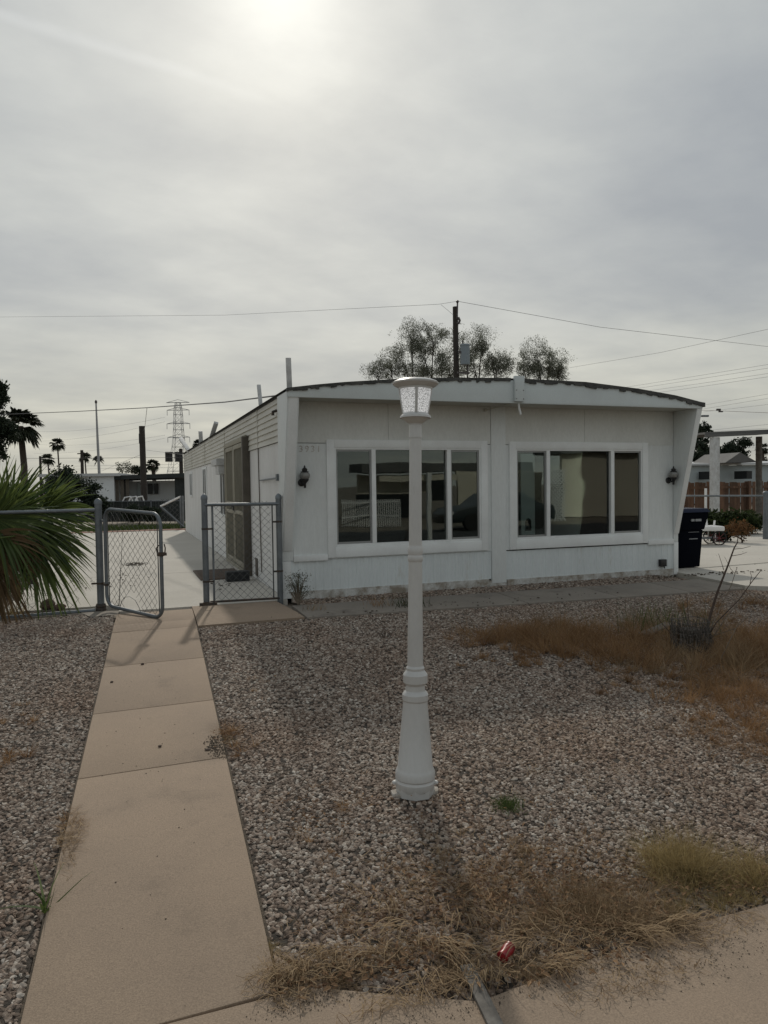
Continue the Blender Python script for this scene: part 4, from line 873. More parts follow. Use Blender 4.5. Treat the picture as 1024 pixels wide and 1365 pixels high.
def bundles(lst):
    mb = MB()
    for (px_, py_, dx_, dy_, n, ln) in lst:
        g = G(px_, py_); e = G(px_+dx_, py_+dy_); a0 = math.atan2(e[1]-g[1], e[0]-g[0])
        for _ in range(n):
            a = a0+random.gauss(0, .28); l = ln*random.uniform(.5, 1.3); ox, oy = random.gauss(0, .03), random.gauss(0, .02); d = np.array([math.cos(a), math.sin(a), 0]); sd_ = np.array([-d[1], d[0], 0]); cv = random.gauss(0, .25); hz = random.uniform(.015, .06); w_ = random.uniform(.0012, .0026); n0 = len(mb.v); tt = random.uniform(.3, 1)
            for k in range(6):
                t = k/5; q = np.array([g[0]+ox, g[1]+oy, T(g[1])+.012])+d*l*t+sd_*cv*l*t*t+np.array([0, 0, hz*4*t*(1-t*.8)*.6]); q[2] = max(q[2], T(q[1])+.006); v_ = sd_*w_*(1-.6*t); mb.v += [tuple(q-v_), tuple(q+v_)]
            for k in range(5): q = n0+2*k; mb.f.append((q, q+1, q+3, q+2)); mb.tint.append(tt)
    return stuff(mb.build('straw_bundles', 'dry_straw'), 'long flattened straw stalks lying in bundles at the yard corner')
bundles([(540, 1240, -100, 60, 22, .15), (505, 1275, -80, 20, 14, .11), (580, 1262, 60, 50, 14, .11), (450, 1300, -60, 20, 14, .08), (600, 1262, 60, 40, 40, .12), (620, 1220, 40, 60, 30, .10), (440, 1275, -40, 30, 40, .09), (700, 1265, -60, 30, 50, .1), (740, 1290, 60, 20, 50, .09), (520, 1200, 30, 60, 20, .09), (850, 1250, 60, 20, 50, .1), (900, 1235, 60, 10, 40, .08), (390, 1300, -30, 20, 40, .06), (660, 1300, 10, 40, 30, .08)])
dl = MB()
for (cx, cy, rx, ry, n) in ((500, 1280, .35, .12, 90), (760, 1290, .35, .10, 110), (640, 1190, .55, .25, 480), (430, 1090, .3, .25, 120), (800, 1190, .4, .25, 260), (640, 1120, .7, .5, 160), (550, 1290, .4, .06, 160), (960, 1180, .3, .15, 160), (400, 1310, .12, .1, 40), (800, 1240, .3, .2, 80), (450, 950, 1, 1.2, 50), (300, 985, .1, .3, 30)):
    for p in scatter(cx, cy, rx, ry, n):
        a = random.uniform(0, 2*PI); d = np.array([math.cos(a), math.sin(a), random.uniform(-.3, .3)]); s = np.array([-d[1], d[0], random.uniform(-.5, .5)]); l = random.uniform(.005, .015); c = np.array([p[0], p[1], p[2]+.03])
        n0 = len(dl.v); dl.v += [tuple(c-d*l), tuple(c-s*l*.45+np.array([0, 0, .004])), tuple(c+d*l), tuple(c+s*l*.45+np.array([0, 0, .004]))]; dl.f.append((n0, n0+1, n0+2)); dl.f.append((n0, n0+2, n0+3)); t_ = random.random(); dl.tint += [t_, t_]
stuff(dl.build('fallen_leaves', 'dead_leaf'), 'small dead leaves caught in the gravel and straw')
# crumbs of soil and leaf bits on the concrete
cr_ = MB()
def crumbs(cx, cy, rx, ry, n, s0, s1, z=.001):
    for p in scatter(cx, cy, rx, ry, n):
        s = random.uniform(s0, s1); zz_ = p[2]+.01+z
        cr_.obox((p[0], p[1], zz_+s*.3), (s*random.uniform(.5, 1), s*.3, 0), (-s*.3, s*random.uniform(.4, .8), 0), (0, 0, s*.35))
for a in ((930, 1280, .5, .12, 420, .0006, .002), (620, 1345, .5, .05, 260, .0006, .0018), (420, 1335, .2, .05, 300, .0006, .002), (290, 995, .07, .18, 420, .001, .004), (800, 1280, .35, .08, 500, .0006, .002), (200, 1000, .3, 2.0, 60, .001, .003), (150, 775, .5, 1., 60, .004, .012), (180, 752, .22, .35, 260, .004, .010), (950, 745, 2, 2, 30, .004, .015), (950, 765, 1.5, .15, 90, .004, .018), (600, 806, 2.2, .2, 60, .004, .012), (300, 780, .3, .6, 16, .008, .014)): crumbs(*a)
stuff(cr_.build('debris', 'dirt'), 'crumbs of dirt and grit on the concrete')
def tuft(px, py, n, h, m, label, name='weed_tuft', lean=.7, w=.006, r=.05, cat='weed'):
    g = G(px, py); mb = MB(); pos = [(g[0]+random.gauss(0, r), g[1]+random.gauss(0, r), T(g[1])-.01) for _ in range(n)]; blades(mb, n, pos, h, w, lean, 4)
    o = mb.build(name, m); tag(o, label, cat); return o
tuft(677, 1072, 260, .05, 'green_weed', 'small green weed growing in the gravel right of the lamp post base', r=.035, w=.004, lean=1.)
tuft(60, 1212, 9, .14, 'green_weed', 'broad-leaved green weed sprouting at the left edge of the walkway', r=.012, w=.016, lean=1.6)
tuft(545, 806, 120, .16, 'leaf_mid', 'green weed against the home skirting behind the lamp post', r=.10, w=.006)
tuft(505, 806, 60, .14, 'dry_rust', 'thin brown weed against the home skirting left of the lamp post', r=.08, w=.004)
tuft(418, 812, 50, .13, 'dry_straw', 'sparse pale weed at the skirting right of the corner bush', r=.06, w=.004)
tuft(512, 848, 16, .15, 'twig', 'little dark forked weed standing in the gravel before the front path', r=.02, w=.008, lean=.8)
tuft(880, 835, 200, .26, 'green_weed', 'green weed clump rising behind the wire cage stump', r=.22, w=.006, lean=.4)
tuft(18, 818, 40, .22, 'dry_yellow', 'yellowing weed inside the fence beneath the palm', r=.06, w=.008)

# bush at the home corner
g = onZ(397, 806, 0); bush = thing('corner_bush', 'small grey half-dead bush against the left corner of the home', 'bush', (g[0], g[1]-.02, 0))
tw = MB(); cl = []
for k in range(46):
    a = random.uniform(0, 2*PI); r_ = random.uniform(.02, .13); h = random.uniform(.12, .34); q = np.array([g[0]+math.cos(a)*r_, g[1]-.02+math.sin(a)*r_*.6, h]); cl.append(q)
    tw.tube([(g[0], g[1]-.02, 0), (g[0]+math.cos(a)*r_*.5, g[1]-.02, h*.6), q], [.005, .003, .0015], 4)
tw.build('stem', 'twigp', bush); m = MB(); leaves(m, cl, 1100, .028, .009); m.build('foliage', 'leaf_sage', bush)
# stump in a twig cage, sapling, old board
g = G(921, 868); stp = thing('caged_stump', 'short grey weathered stump ringed by wire and dead stems', 'stump', (g[0], g[1], g[2]))
R0_ = .145
pr = []
MB().lathe([(-.05, .11), (.05, .10), (.17, .095), (.19, .08)], g, n=14).build('stump', 'bark', stp, smooth=.5)
cg = MB()
for k in range(150):
    a = k/150*2*PI+random.gauss(0, .05); c = np.array([g[0]+math.cos(a)*R0_, g[1]+math.sin(a)*R0_, g[2]-.03]); hh_ = random.uniform(.23, .32)
    cg.tube([c, c+np.array([random.gauss(0, .012), random.gauss(0, .012), hh_*.5]), c+np.array([random.gauss(0, .02), random.gauss(0, .02), hh_])], [.005, .004, .0025], 4)
for z in (.07, .17, .26): cg.tube([(g[0]+math.cos(t)*R0_*1.04, g[1]+math.sin(t)*R0_*1.04, g[2]+z+.01*math.sin(3*t)) for t in np.linspace(0, 2*PI, 25)], .003, 4)
cg.build('cage', 'cagewood', stp)
d0 = 5.75; s0_ = G(938, 862)
sap = thing('bare_sapling', 'leaning bare sapling with forked twigs rising beside the caged stump', 'sapling', s0_)
def br(mb, pts, r0, r1, d=d0):
    P_ = [dep(x, y, d+dd_) for (x, y, dd_) in pts]; n = len(P_); mb.tube(P_, [r0+(r1-r0)*i/(n-1) for i in range(n)], 5)
m = MB(); b0 = G(936, 868); dd0 = (b0-C)@F
br(m, [(938, 866, 0), (947, 820, 0), (957, 788, 0), (970, 755, 0), (979, 730, 0), (984, 722, 0)], .013, .004, dd0); m.build('stem', 'twig', sap, smooth=.8)
tws = [([(938, 860, 0), (955, 830, -.1), (985, 800, -.15), (1003, 775, -.2), (1014, 761, -.2)], .006, .003, 'twig'), ([(1000, 778, -.2), (1002, 768, -.2), (1000, 762, -.2)], .003, .0015, 'twig'), ([(978, 732, 0), (990, 731, .05), (1001, 728, .1)], .0035, .0015, 'twig'), ([(976, 741, 0), (988, 739, .05), (996, 736, .1)], .003, .0015, 'twig'),
       ([(938, 858, 0), (960, 812, .2), (975, 780, .2), (981, 762, .2), (983, 756, .2)], .004, .002, 'twigp'), ([(980, 765, .2), (974, 758, .2), (969, 748, .2), (966, 742, .2)], .0025, .0012, 'twigp'), ([(965, 760, 0), (962, 750, 0), (958, 738, 0)], .003, .0015, 'twig'), ([(940, 865, 0), (970, 820, -.1), (1000, 790, -.1)], .004, .002, 'twigp'),
       ([(943, 850, 0), (980, 838, -.2), (1005, 815, -.2)], .003, .0015, 'twigp'), ([(930, 868, 0), (920, 840, 0), (917, 815, 0), (916, 795, 0)], .004, .002, 'twig'), ([(936, 870, -.3), (900, 850, -.3), (880, 828, -.3), (874, 815, -.3)], .005, .002, 'twig'), ([(960, 880, -.4), (975, 850, -.4), (985, 830, -.4)], .004, .002, 'twigp'), ([(983, 722, 0), (984, 716, 0), (981, 712, 0)], .004, .002, 'twig')]
for pts, r0, r1, mm in tws: m = MB(); br(m, pts, r0, r1, dd0); m.build('twig', mm, sap)
a_, b_ = G(858, 851), G(893, 838); tag(MB().bar(a_+np.array([0, 0, .035]), b_+np.array([0, 0, .05]), .10, .02).build('board', 'greywood', bevel=.003), 'weathered grey board lying in the brown weeds left of the stump', 'board')
g = G(1000, 712)
# rust-coloured small bush beyond the sapling tip
g = onZ(988, 724, 0); tree('dead_shrub', 'rust-coloured dead shrub standing at the far edge of the driveway', 'shrub', (g[0], g[1], 0), .1, [((g[0], g[1], .27), (.30, .3, .22))], 900, .03, 'rust_bush', .02, nclump=30)
# red can, rocks, scrap
g = G(675, 1279); rc_ = MB().lathe([(-.032, .012), (-.028, .02), (-.01, .017), (.006, .021), (.028, .019), (.032, .011)], (g[0], g[1], g[2]+.025), (.8, .5, .15), 14)
tag(rc_.build('crushed_can', 'redcan', smooth=.5), 'crushed red drink can lying in the straw near the pavement', 'can')
def rock(px, py, s, m, label, name='rock', sq=(1, .7, .6), z=0, cat='rock'):
    g = G(px, py); import bmesh
    bm = bmesh.new(); bmesh.ops.create_icosphere(bm, subdivisions=3, radius=1)
    sd_ = random.random()*50
    from mathutils import noise as mn
    for v in bm.verts:
        k = 1+.35*mn.noise(v.co*.9+Vector((sd_, 0, 0)))+.12*mn.noise(v.co*2.5+Vector((0, sd_, 0))); v.co = Vector((v.co.x*k*s*sq[0], v.co.y*k*s*sq[1], v.co.z*k*s*sq[2]+s*sq[2]*.75))
    me = bpy.data.meshes.new(name); bm.to_mesh(me); bm.free(); me.materials.append(M[m]); me.shade_smooth(); me.set_sharp_from_angle(angle=.6)
    o = bpy.data.objects.new(name, me); COL.objects.link(o); o.location = (g[0], g[1], T(g[1])+z); return tag(o, label, cat)
rock(64, 812, .085, 'rock', 'reddish fist-sized rock behind the bottom rail, left of its twin', sq=(.9, .7, .75)); rock(79, 812, .06, 'rock', 'reddish rock lying right beside the bigger rock under the palm', sq=(1.1, .7, .6))
rock(213, 996, .011, 'twig', 'dark pebble in the middle of the walkway', 'pebble', cat='pebble'); rock(149, 910, .011, 'twig', 'dark pebble near the left edge of the walkway', 'pebble', cat='pebble'); rock(190, 886, .013, 'twig', 'dark leaf crumb on the far part of the walkway', 'pebble', cat='pebble')
rock(277, 1000, .016, 'twig', 'flat dark clod on the spilled dirt at the right edge of the walkway', 'clod', sq=(1, .8, .35), cat='clod')
rock(722+5, 1330, .0, 'twig', '', 'x') if False else None
# dark strip let into the pavement corner
a_, b_ = G(622, 1290), G(662, 1372); tag(MB().bar(a_+np.array([0, 0, .006]), b_+np.array([0, 0, .006]), .045, .012).build('plank', 'greywood', bevel=.002), 'narrow dark plank lying across the pavement edge', 'plank')
# by the door
g = onZ(320, 772, 0); tag(MB().box(1.30, 1.62, 10.02, 10.20, .0, .135).build('rubber_block', 'blackblock', bevel=.012), 'black rubber step block standing before the security door', 'step block')
tag(MB().box(.98, 1.62, 10.35, 11.6, -.002, .012).build('doormat', 'doormat', bevel=.004), 'brown doormat lying in front of the security door', 'doormat')

# ------------------------------------------------------------------ right side: bin, cart, carport, fence, far house
g = onZ(905, 762, 0); bx, by = 7.72, 8.42
bn = thing('wheelie_bin', 'navy blue wheeled refuse bin standing behind the right corner of the home', 'bin', (bx+.27, by+.25, .02))
zt = .88
body = MB()
def frus(mb, x0, x1, y0, y1, z0, X0, X1, Y0, Y1, z1):
    n = len(mb.v); mb.v += [(x0, y0, z0), (x1, y0, z0), (x1, y1, z0), (x0, y1, z0), (X0, Y0, z1), (X1, Y0, z1), (X1, Y1, z1), (X0, Y1, z1)]
    mb.f += [tuple(n+i for i in q) for q in ((0, 3, 2, 1), (4, 5, 6, 7), (0, 1, 5, 4), (1, 2, 6, 5), (2, 3, 7, 6), (3, 0, 4, 7))]
frus(body, bx-.09, bx+.40, by+.02, by+.5, .02, bx-.12, bx+.44, by, by+.55, .58); frus(body, bx-.13, bx+.45, by-.02, by+.56, .582, bx-.16, bx+.52, by-.04, by+.6, .84)
body.build('body', 'bin', bn, bevel=.015)
frus(lm_ := MB(), bx-.20, bx+.54, by-.06, by+.62, .842, bx-.15, bx+.50, by-.02, by+.58, .90); lm_.build('lid', 'lid', bn, bevel=.012)
for wx in (bx-.14, bx+.37): MB().lathe([(-.025, .11), (.025, .11)], (wx, by+.52, .13), (1, 0, 0), 18).build('wheel', 'rubber', bn)
MB().box(bx+.16, bx+.36, by-.006, by+.0, .545, .55).build('handle_line', 'label', bn)
for k, (xa, xb) in enumerate(((.10, .155), (.175, .285))):
    MB().box(bx+xa+.08, bx+xb+.08, by-.045, by-.025, .71, .745).build('printed_mark', 'label', bn)
MB().box(bx+.18, bx+.34, by+.001, by+.02, .44, .452).build('printed_line', 'label', bn)
bgm = MB(); c = np.array([bx+.05, by+.28, .93])
bgm.lathe([(-.04, .19), (0, .20), (.05, .15), (.11, .06), (.13, .01)], c, (.12, 0, 1), 9); tag(bgm.build('plastic_bag', 'bag'), 'white and blue plastic bag lying on the bin lid', 'bag')
g = onZ(944, 725, .02); d_c = (g-C)@F
ct = thing('yard_cart', 'small low white yard cart with spoked wheels parked on the driveway', 'cart', g)
ctr = dep(936, 704, d_c)
MB().obox(ctr+np.array([0, 0, .0]), R*.37, np.array([F[0], F[1], 0])*.22, (0, 0, .05)).build('tray', 'whitetube', ct, bevel=.03)
MB().obox(ctr-np.array([0, 0, .20]), R*.30, np.array([F[0], F[1], 0])*.18, (0, 0, .012)).build('lower_shelf', 'galv', ct, bevel=.008)
for sx, sy in ((-.28, -.16), (-.28, .16), (.2, -.16), (.2, .16)):
    q_ = ctr+R*sx+np.array([F[0], F[1], 0])*sy; MB().tube([q_, (q_[0], q_[1], .06)], .012, 6).build('leg', 'whitetube', ct)
MB().tube([ctr+R*.24, ctr+R*.26+U*.15, ctr+R*.26+U*.16], .02, 6).tube([ctr+R*.1, ctr+R*.08+U*.2], .025, 6).build('handle', 'whitetube', ct)
for sy in (-.2, .2):
    wc = ctr+R*.26+np.array([F[0], F[1], 0])*sy; wc[2] = .15; wa = np.array([F[0], F[1], 0])
    wh = MB(); ring_ = [wc+(R*math.cos(t)+np.array([0, 0, 1])*math.sin(t))*.14 for t in np.linspace(0, 2*PI, 19)]; wh.tube(ring_, .014, 6); wo = wh.build('wheel', 'rubber', ct, smooth=.8)
    s_ = MB(); [s_.tube([wc, wc+(R*math.cos(t)+np.array([0, 0, 1])*math.sin(t))*.13], .006, 4) for t in np.arange(0, 2*PI, PI/4)]; s_.build('spoke_set', 'red', wo)
# carport
cp = thing('carport', 'flat thin-roofed carport on a white post at the right edge', 'carport', onZ(952, 700, 0))
q1, q2 = dep(940, 579, 20), dep(1120, 571, 20); back = np.array([F[0], F[1], 0])*6+np.array([1.0, 0, 0])
MB().prism([q1, q2, q2+back+np.array([0, 0, .25]), q1+back+np.array([0, 0, .25])], (0, 0, .06)).build('roof', 'farroof', cp)
MB().bar(q1+np.array([0, 0, -.04]), q2+np.array([0, 0, -.04]), .05, .07).build('beam', 'farroof', cp)
q_ = dep(953, 583, 20.1); MB().box(q_[0]-.11, q_[0]+.11, q_[1]-.08, q_[1]+.08, 0, q_[2]).build('post', 'roofpost', cp, bevel=.01)
q_ = dep(1100, 583, 20.1); MB().box(q_[0]-.11, q_[0]+.11, q_[1]-.08, q_[1]+.08, 0, q_[2]).build('post', 'roofpost', cp, bevel=.01)
q_ = dep(1012, 582, 24); po = MB().tube([(q_[0], q_[1], -.1), (q_[0], q_[1], q_[2])], .10, 10); tag(po.build('wooden_post', 'greywood', smooth=.8), 'brown round wooden post standing behind the carport roof', 'post')
# board fence
bf = thing('board_fence', 'reddish brown vertical board fence across the yard on the right', 'fence', onZ(980, 690, 0))
fa, fb = dep(880, 645, 26), dep(1190, 641, 27); fa[2] = fb[2] = 0; ll = np.linalg.norm(fb-fa); fu = (fb-fa)/ll; npk = int(ll/.15); pk = MB(); fh = 1.27
for k in range(npk):
    a = fa+fu*(k*.15+.006)+np.array([0, (k % 3)*.012, 0]); b = fa+fu*(k*.15+.138)+np.array([0, (k % 3)*.012, 0]); h = fh+random.uniform(-.03, .03); pk.prism([(a[0], a[1], -.05), (b[0], b[1], -.05), (b[0], b[1], h), (a[0], a[1], h)], (0, .02, 0))
pk.build('boards', 'wood', bf)
MB().bar((*(fa[:2]+np.array([0, -.03])), 1.08), (*(fb[:2]+np.array([0, -.03])), 1.08), .04, .09).build('rail', 'wood', bf)
for k in np.arange(1.0, ll, 2.4): q_ = fa+fu*k; MB().box(q_[0]-.05, q_[0]+.05, q_[1]-.13, q_[1]-.05, 0, 1.3).build('fence_post', 'wood', bf)
# low chain-link run on the right with its rail and end post
e1 = onZ(1021, 719, 0); d1 = (e1-C)@F; r1_ = dep(1021, 661, d1); r0_ = dep(905, 661, d1+1.5)
f3 = thing('chain_link_fence', 'low chain-link rail and grey end post crossing the yard before the board fence', 'fence', e1)
MB().tube([r0_, r1_], .022, 8).build('top_rail', 'galv', f3, smooth=.8); m = MB(); post(m, (e1[0], e1[1]), .06, r1_[2]+.06); m.build('post', 'galv', f3, smooth=.8)
q_ = onZ(941, 712, 0); q2_ = dep(941, 651, (q_-C)@F); tag(MB().tube([q_, q2_], .03, 8).build('marker_pipe', 'whitetube', smooth=.8), 'thin white upright pipe before the board fence', 'pipe')
# hedge bushes
def gbush(px, py, rx, rz, label, lm='leaf_mid', n=5200, ls=.055, name='green_bush', dd=0):
    g = onZ(px, py, 0); d = (g-C)@F; rx_ = rx*d/FPX; rz_ = rz*d/FPX
    return tree(name, label, 'bush', (g[0], g[1], 0), rz_*.5, [((g[0]-rx_*.35, g[1], rz_*1.0), (rx_*.6, rx_*.7, rz_*.9)), ((g[0]+rx_*.4, g[1], rz_*.95), (rx_*.6, rx_*.7, rz_*.85)), ((g[0], g[1], rz_*1.15), (rx_*.7, rx_*.7, rz_*.8))], n, ls, lm, .03, nclump=22, clsp=.22)
gbush(992, 712, 36, 16, 'round dark green bush beside the low fence post on the right'); gbush(948, 712, 22, 16, 'yellow-green bush behind the white cart'); gbush(960, 722, 14, 9, 'low dark bush between the two taller bushes', 'leaf_dark', 1500)
# far house on the right
hq = lambda x, y, d: dep(x, y, d)
a, b = hq(895, 640, 42), hq(1200, 640, 44)
fh_ = thing('far_house', 'pale grey house with a low gabled roof beyond the board fence', 'house', ((a[0]+b[0])/2, (a[1]+b[1])/2, 0))
MB().prism([(a[0], a[1], 0), (b[0], b[1], 0), (b[0], b[1]+5, 0), (a[0], a[1]+5, 0)], (0, 0, 2.25)).build('wall', 'farwall2', fh_)
MB().prism([(a[0]-.2, a[1]-.3, 2.25), (b[0]+.2, b[1]-.3, 2.25), (b[0]+.2, b[1]+5, 2.5), (a[0]-.2, a[1]+5, 2.5)], (0, 0, .12)).build('roof', 'farroofw', fh_)
c0, c1, c2 = hq(967, 620, 41), hq(1010, 620, 41), hq(987, 610, 41)
MB().prism([(c0[0], c0[1], 2.372), (c1[0], c1[1], 2.372), (c2[0], c2[1], 2.95)], (.3, 3, 0)).build('gable', 'farroof', fh_)
for x0_, x1_ in ((942, 946.5), (990, 996)):
    u0, u1 = hq(x0_, 632, 41.4), hq(x1_, 641, 41.6); MB().box(u0[0], u1[0], u0[1]-.3, u0[1]+.6, 1.42, 1.88).build('window', 'farglass', fh_)

# ------------------------------------------------------------------ left background
def farbox(name, label, x0, x1, ytop, d0_, d1_, wm, h0=0, roofm='farroof', depth_=5, rooft=.15, eave=.3):
    a, b = dep(x0, 640, d0_), dep(x1, 640, d1_); zt_ = dep((x0+x1)/2, ytop, (d0_+d1_)/2)[2]
    o = thing(name, label, 'mobile home', ((a[0]+b[0])/2, (a[1]+b[1])/2, 0))
    MB().prism([(a[0], a[1], h0), (b[0], b[1], h0), (b[0]+1, b[1]+depth_, h0), (a[0]+1, a[1]+depth_, h0)], (0, 0, zt_-rooft-.001-h0)).build('wall', wm, o)
    MB().prism([(a[0]-eave, a[1]-eave, zt_-rooft), (b[0]+eave, b[1]-eave, zt_-rooft), (b[0]+1+eave, b[1]+depth_, zt_-rooft), (a[0]+1, a[1]+depth_, zt_-rooft)], (0, 0, rooft)).build('roof', roofm, o)
    return o, a, b, zt_
h1, a, b, zt_ = farbox('far_mobile_home', 'pale ribbed mobile home with a white roof edge behind the palm', 60, 152, 631.5, 38, 38, 'farwall', roofm='farroofw')
h2, a, b, zt_ = farbox('far_mobile_home', 'white mobile home under a dark carport roof behind the wooden pole', 172, 234, 641, 40, 40, 'farwall', roofm='farwall', rooft=.05, eave=.05)
for x0_, x1_ in ((197, 203.5), (205.5, 211)):
    u0, u1 = dep(x0_, 650, 39.9), dep(x1_, 650, 39.9); MB().box(u0[0], u1[0], u0[1]-.12, u0[1]+.3, 1.05, 1.62).build('window', 'farglass', h2)
u0, u1 = dep(183, 650, 39.9), dep(190, 650, 39.9); MB().box(u0[0], u1[0], u0[1]-.08, u0[1]+.3, .9, 1.75).build('shutter', 'farwall2', h2)
cpf = thing('carport', 'dark green carport roof with a side panel sheltering the distant white home', 'carport', dep(200, 690, 38)*np.array([1, 1, 0]))
u0, u1 = dep(152, 634, 38), dep(262, 630, 38); MB().prism([u0, u1, u1+np.array([1, 6, 0]), u0+np.array([1, 6, 0])], (0, 0, -.22)).build('roof', 'dark', cpf)
u2 = dep(233, 640, 38.2); u3 = dep(262, 640, 38.2); MB().box(u2[0], u3[0], u2[1], u2[1]+.1, 0, u0[2]-.2).build('side_panel', 'dark', cpf)
for x_ in (156, 163, 170): u = dep(x_, 650, 38.3); MB().box(u[0]-.09, u[0]+.09, u[1], u[1]+.15, 0, u0[2]-.21).build('post', 'jamb', cpf)
MB().box(dep(153, 650, 39)[0], dep(171, 650, 39)[0], u0[1]+1.6, u0[1]+1.7, 0, u0[2]-.3).build('rear_screen', 'farroof', cpf)
# privacy-slat fence at the end of the patio
fa, fb = dep(60, 665, 29), dep(262, 665, 28); fa[2] = fb[2] = 0
pf = thing('slat_fence', 'dark slatted privacy fence beyond the end of the patio', 'fence', (fa+fb)/2)
ll = np.linalg.norm(fb-fa); fu = (fb-fa)/ll; m = MB()
for k in range(int(ll/.12)): q_ = fa+fu*k*.12; q3 = fa+fu*(k*.12+.1175); m.prism([(q_[0], q_[1], .02), (q3[0], q3[1], .02), (q3[0], q3[1], .82), (q_[0], q_[1], .82)], (0, .015, 0))
m.build('slats', 'dark', pf); MB().tube([(*fa[:2], .84), (*fb[:2], .84)], .02, 6).build('top_rail', 'galv', pf)
for k in np.arange(.2, ll, 2.2): q_ = fa+fu*k; MB().tube([(q_[0], q_[1]-.04, 0), (q_[0], q_[1]-.04, .88)], .03, 6).build('fence_post', 'galv', pf)
# gate beyond the home with white brace
gq = thing('swing_gate', 'narrow chain-link end gate with a bright diagonal brace at the far corner of the home', 'gate', dep(240, 700, 24)*np.array([1, 1, 0]))
d2 = 23.5
MB().tube([dep(214, 675, d2), dep(241, 662, d2)], .035, 8).build('brace', 'whitetube', gq); MB().tube([dep(214, 675, d2), dep(246, 703, d2)], .035, 8).build('brace', 'galv', gq)
for x_ in (240.5, 243.5): u = dep(x_, 661, d2); MB().tube([(u[0], u[1], 0), u], .035, 8).build('post', 'galv', gq)
m = MB(); u0, u1 = dep(214, 690, d2), dep(241, 690, d2); mesh_panel(m, u0[:2], u1[:2], .05, .98, .16, .006); m.build('wire_mesh', 'wire', gq)
# lawn strip
lm = MB(); pos = []
for _ in range(9000): pos.append((random.uniform(-6.5, 2.2), random.uniform(24.0, 27.5), -.05))
blades(lm, len(pos), pos, .16, .02, .5, 2); stuff(lm.build('grass', 'lawn'), 'strip of green lawn beyond the patio')
# white tubular chairs beyond the gate
ch = None
for i, (x_, lab, sc_l) in enumerate(((171, 'left of the three white tube chairs whose backs show above the gate', 1), (178.5, 'middle of the three white tube chairs above the gate', .8), (187, 'right of the three white tube chairs above the gate', 1))):
    u = dep(x_, 690, 29.6); z_ = 1.05 if i != 1 else 1.12
    if ch is None:
        ch = thing('tube_chair', lab, 'chair', (u[0], u[1], 0), 'white tube chairs beyond the gate')
        MB().tube([(u[0]-.26, u[1], 0), (u[0]-.24, u[1], .75), (u[0]-.12, u[1], .98), (u[0]+.12, u[1], 1.02), (u[0]+.2, u[1], .8), (u[0]+.24, u[1], .0)], .03, 6).build('back_frame', 'whitetube', ch)
        MB().obox((u[0], u[1]-.2, .42), (.24, 0, 0), (0, .22, 0), (0, 0, .02)).build('seat', 'whitetube', ch)
        for sx in (-.22, .22): MB().tube([(u[0]+sx, u[1]-.4, 0), (u[0]+sx, u[1]-.4, .43)], .025, 6).build('leg', 'whitetube', ch)
    else:
        c = copy_tree(ch); c.location = (u[0], u[1], 0); c.rotation_euler = (0, 0, (-.5, .5)[i-1]); c['label'] = lab
# dark utility stub pole
u = dep(190, 568, 33); up_ = thing('wooden_pole', 'short dark wooden pole standing before the distant white homes', 'pole', (u[0], u[1], 0))
MB().tube([(u[0], u[1], -.1), (u[0]-.03, u[1], u[2])], [.15, .135], 10).build('shaft', 'pole', up_, smooth=.8); v = dep(187.5, 584, 33); MB().box(v[0]-.08, v[0]+.04, v[1]-.1, v[1]+.1, v[2]-.25, v[2]+.2).build('meter_box', 'black', up_)
# antenna mast
u = dep(128, 537, 60); am = thing('antenna_mast', 'tall thin antenna mast beyond the distant homes', 'mast', (u[0], u[1], 0))
MB().tube([(u[0]+.15, u[1], 0), (u[0]+.05, u[1], 5), u], [.13, .10, .06], 8).build('shaft', 'steel', am, smooth=.8); MB().lathe([(-.1, .02), (0, .1), (.15, .1), (.25, .02)], u, n=8).build('tip', 'insul', am)
# small poles among palms
def spole(x, yt, d, r, label, arm=0):
    u = dep(x, yt, d); o = thing('utility_pole', label, 'utility pole', (u[0], u[1], 0)); MB().tube([(u[0], u[1], -.1), u], [r*1.2, r], 8).build('shaft', 'pole', o, smooth=.8)
    if arm: MB().bar(u+np.array([-arm, 0, -.5]), u+np.array([arm, 0, -.5]), .12, .14).build('crossarm', 'pole', o)
    return o, u
spole(53.5, 608, 90, .14, 'thin far pole left of the small palms', .0); spole(109, 600, 100, .2, 'far pole touching the pair of small palms', .6)
o, u = spole(241, 598, 80, .2, 'far pole carrying dark transformer boxes beside the end of the home', 1.6)
for x_ in (223, 228, 236, 241): v = dep(x_, 609, 80); MB().box(v[0]-.22, v[0]+.16, v[1]-.3, v[1]+.2, v[2]-.55, v[2]+.55).build('transformer', 'black', o)
# transmission tower
D = 300; tb = dep(240, 652, D); tp = thing('transmission_tower', 'far steel lattice transmission tower with three crossarm levels', 'tower', (tb[0], tb[1], 0))
def tz(y): return dep(240, y, D)[2]
Rh = np.array([_R0[0], _R0[1], 0]); Fh = np.array([_F0[0], _F0[1], 0]); c0 = np.array([tb[0], tb[1], 0])
lat = MB(); lv = [(652, 5.2), (628, 3.9), (610, 3.0), (596, 2.3), (584, 1.9), (573, 1.7), (564, 1.6), (553, 1.5), (544, 1.3), (537, .9)]
for i in range(len(lv)):
    z_, hw = tz(lv[i][0]), lv[i][1]; cs = [c0+Rh*sx*hw+Fh*sy*hw+np.array([0, 0, z_]) for sx, sy in ((-1, -1), (1, -1), (1, 1), (-1, 1))]
    if i:
        for k in range(4):
            lat.bar(pv[k], cs[k], .15, .15); lat.bar(pv[k], cs[(k+1) % 4], .08, .08); lat.bar(pv[(k+1) % 4], cs[k], .08, .08)
    for k in range(4): lat.bar(cs[k], cs[(k+1) % 4], .13, .13)
    pv = cs
lat.build('lattice', 'steel', tp)
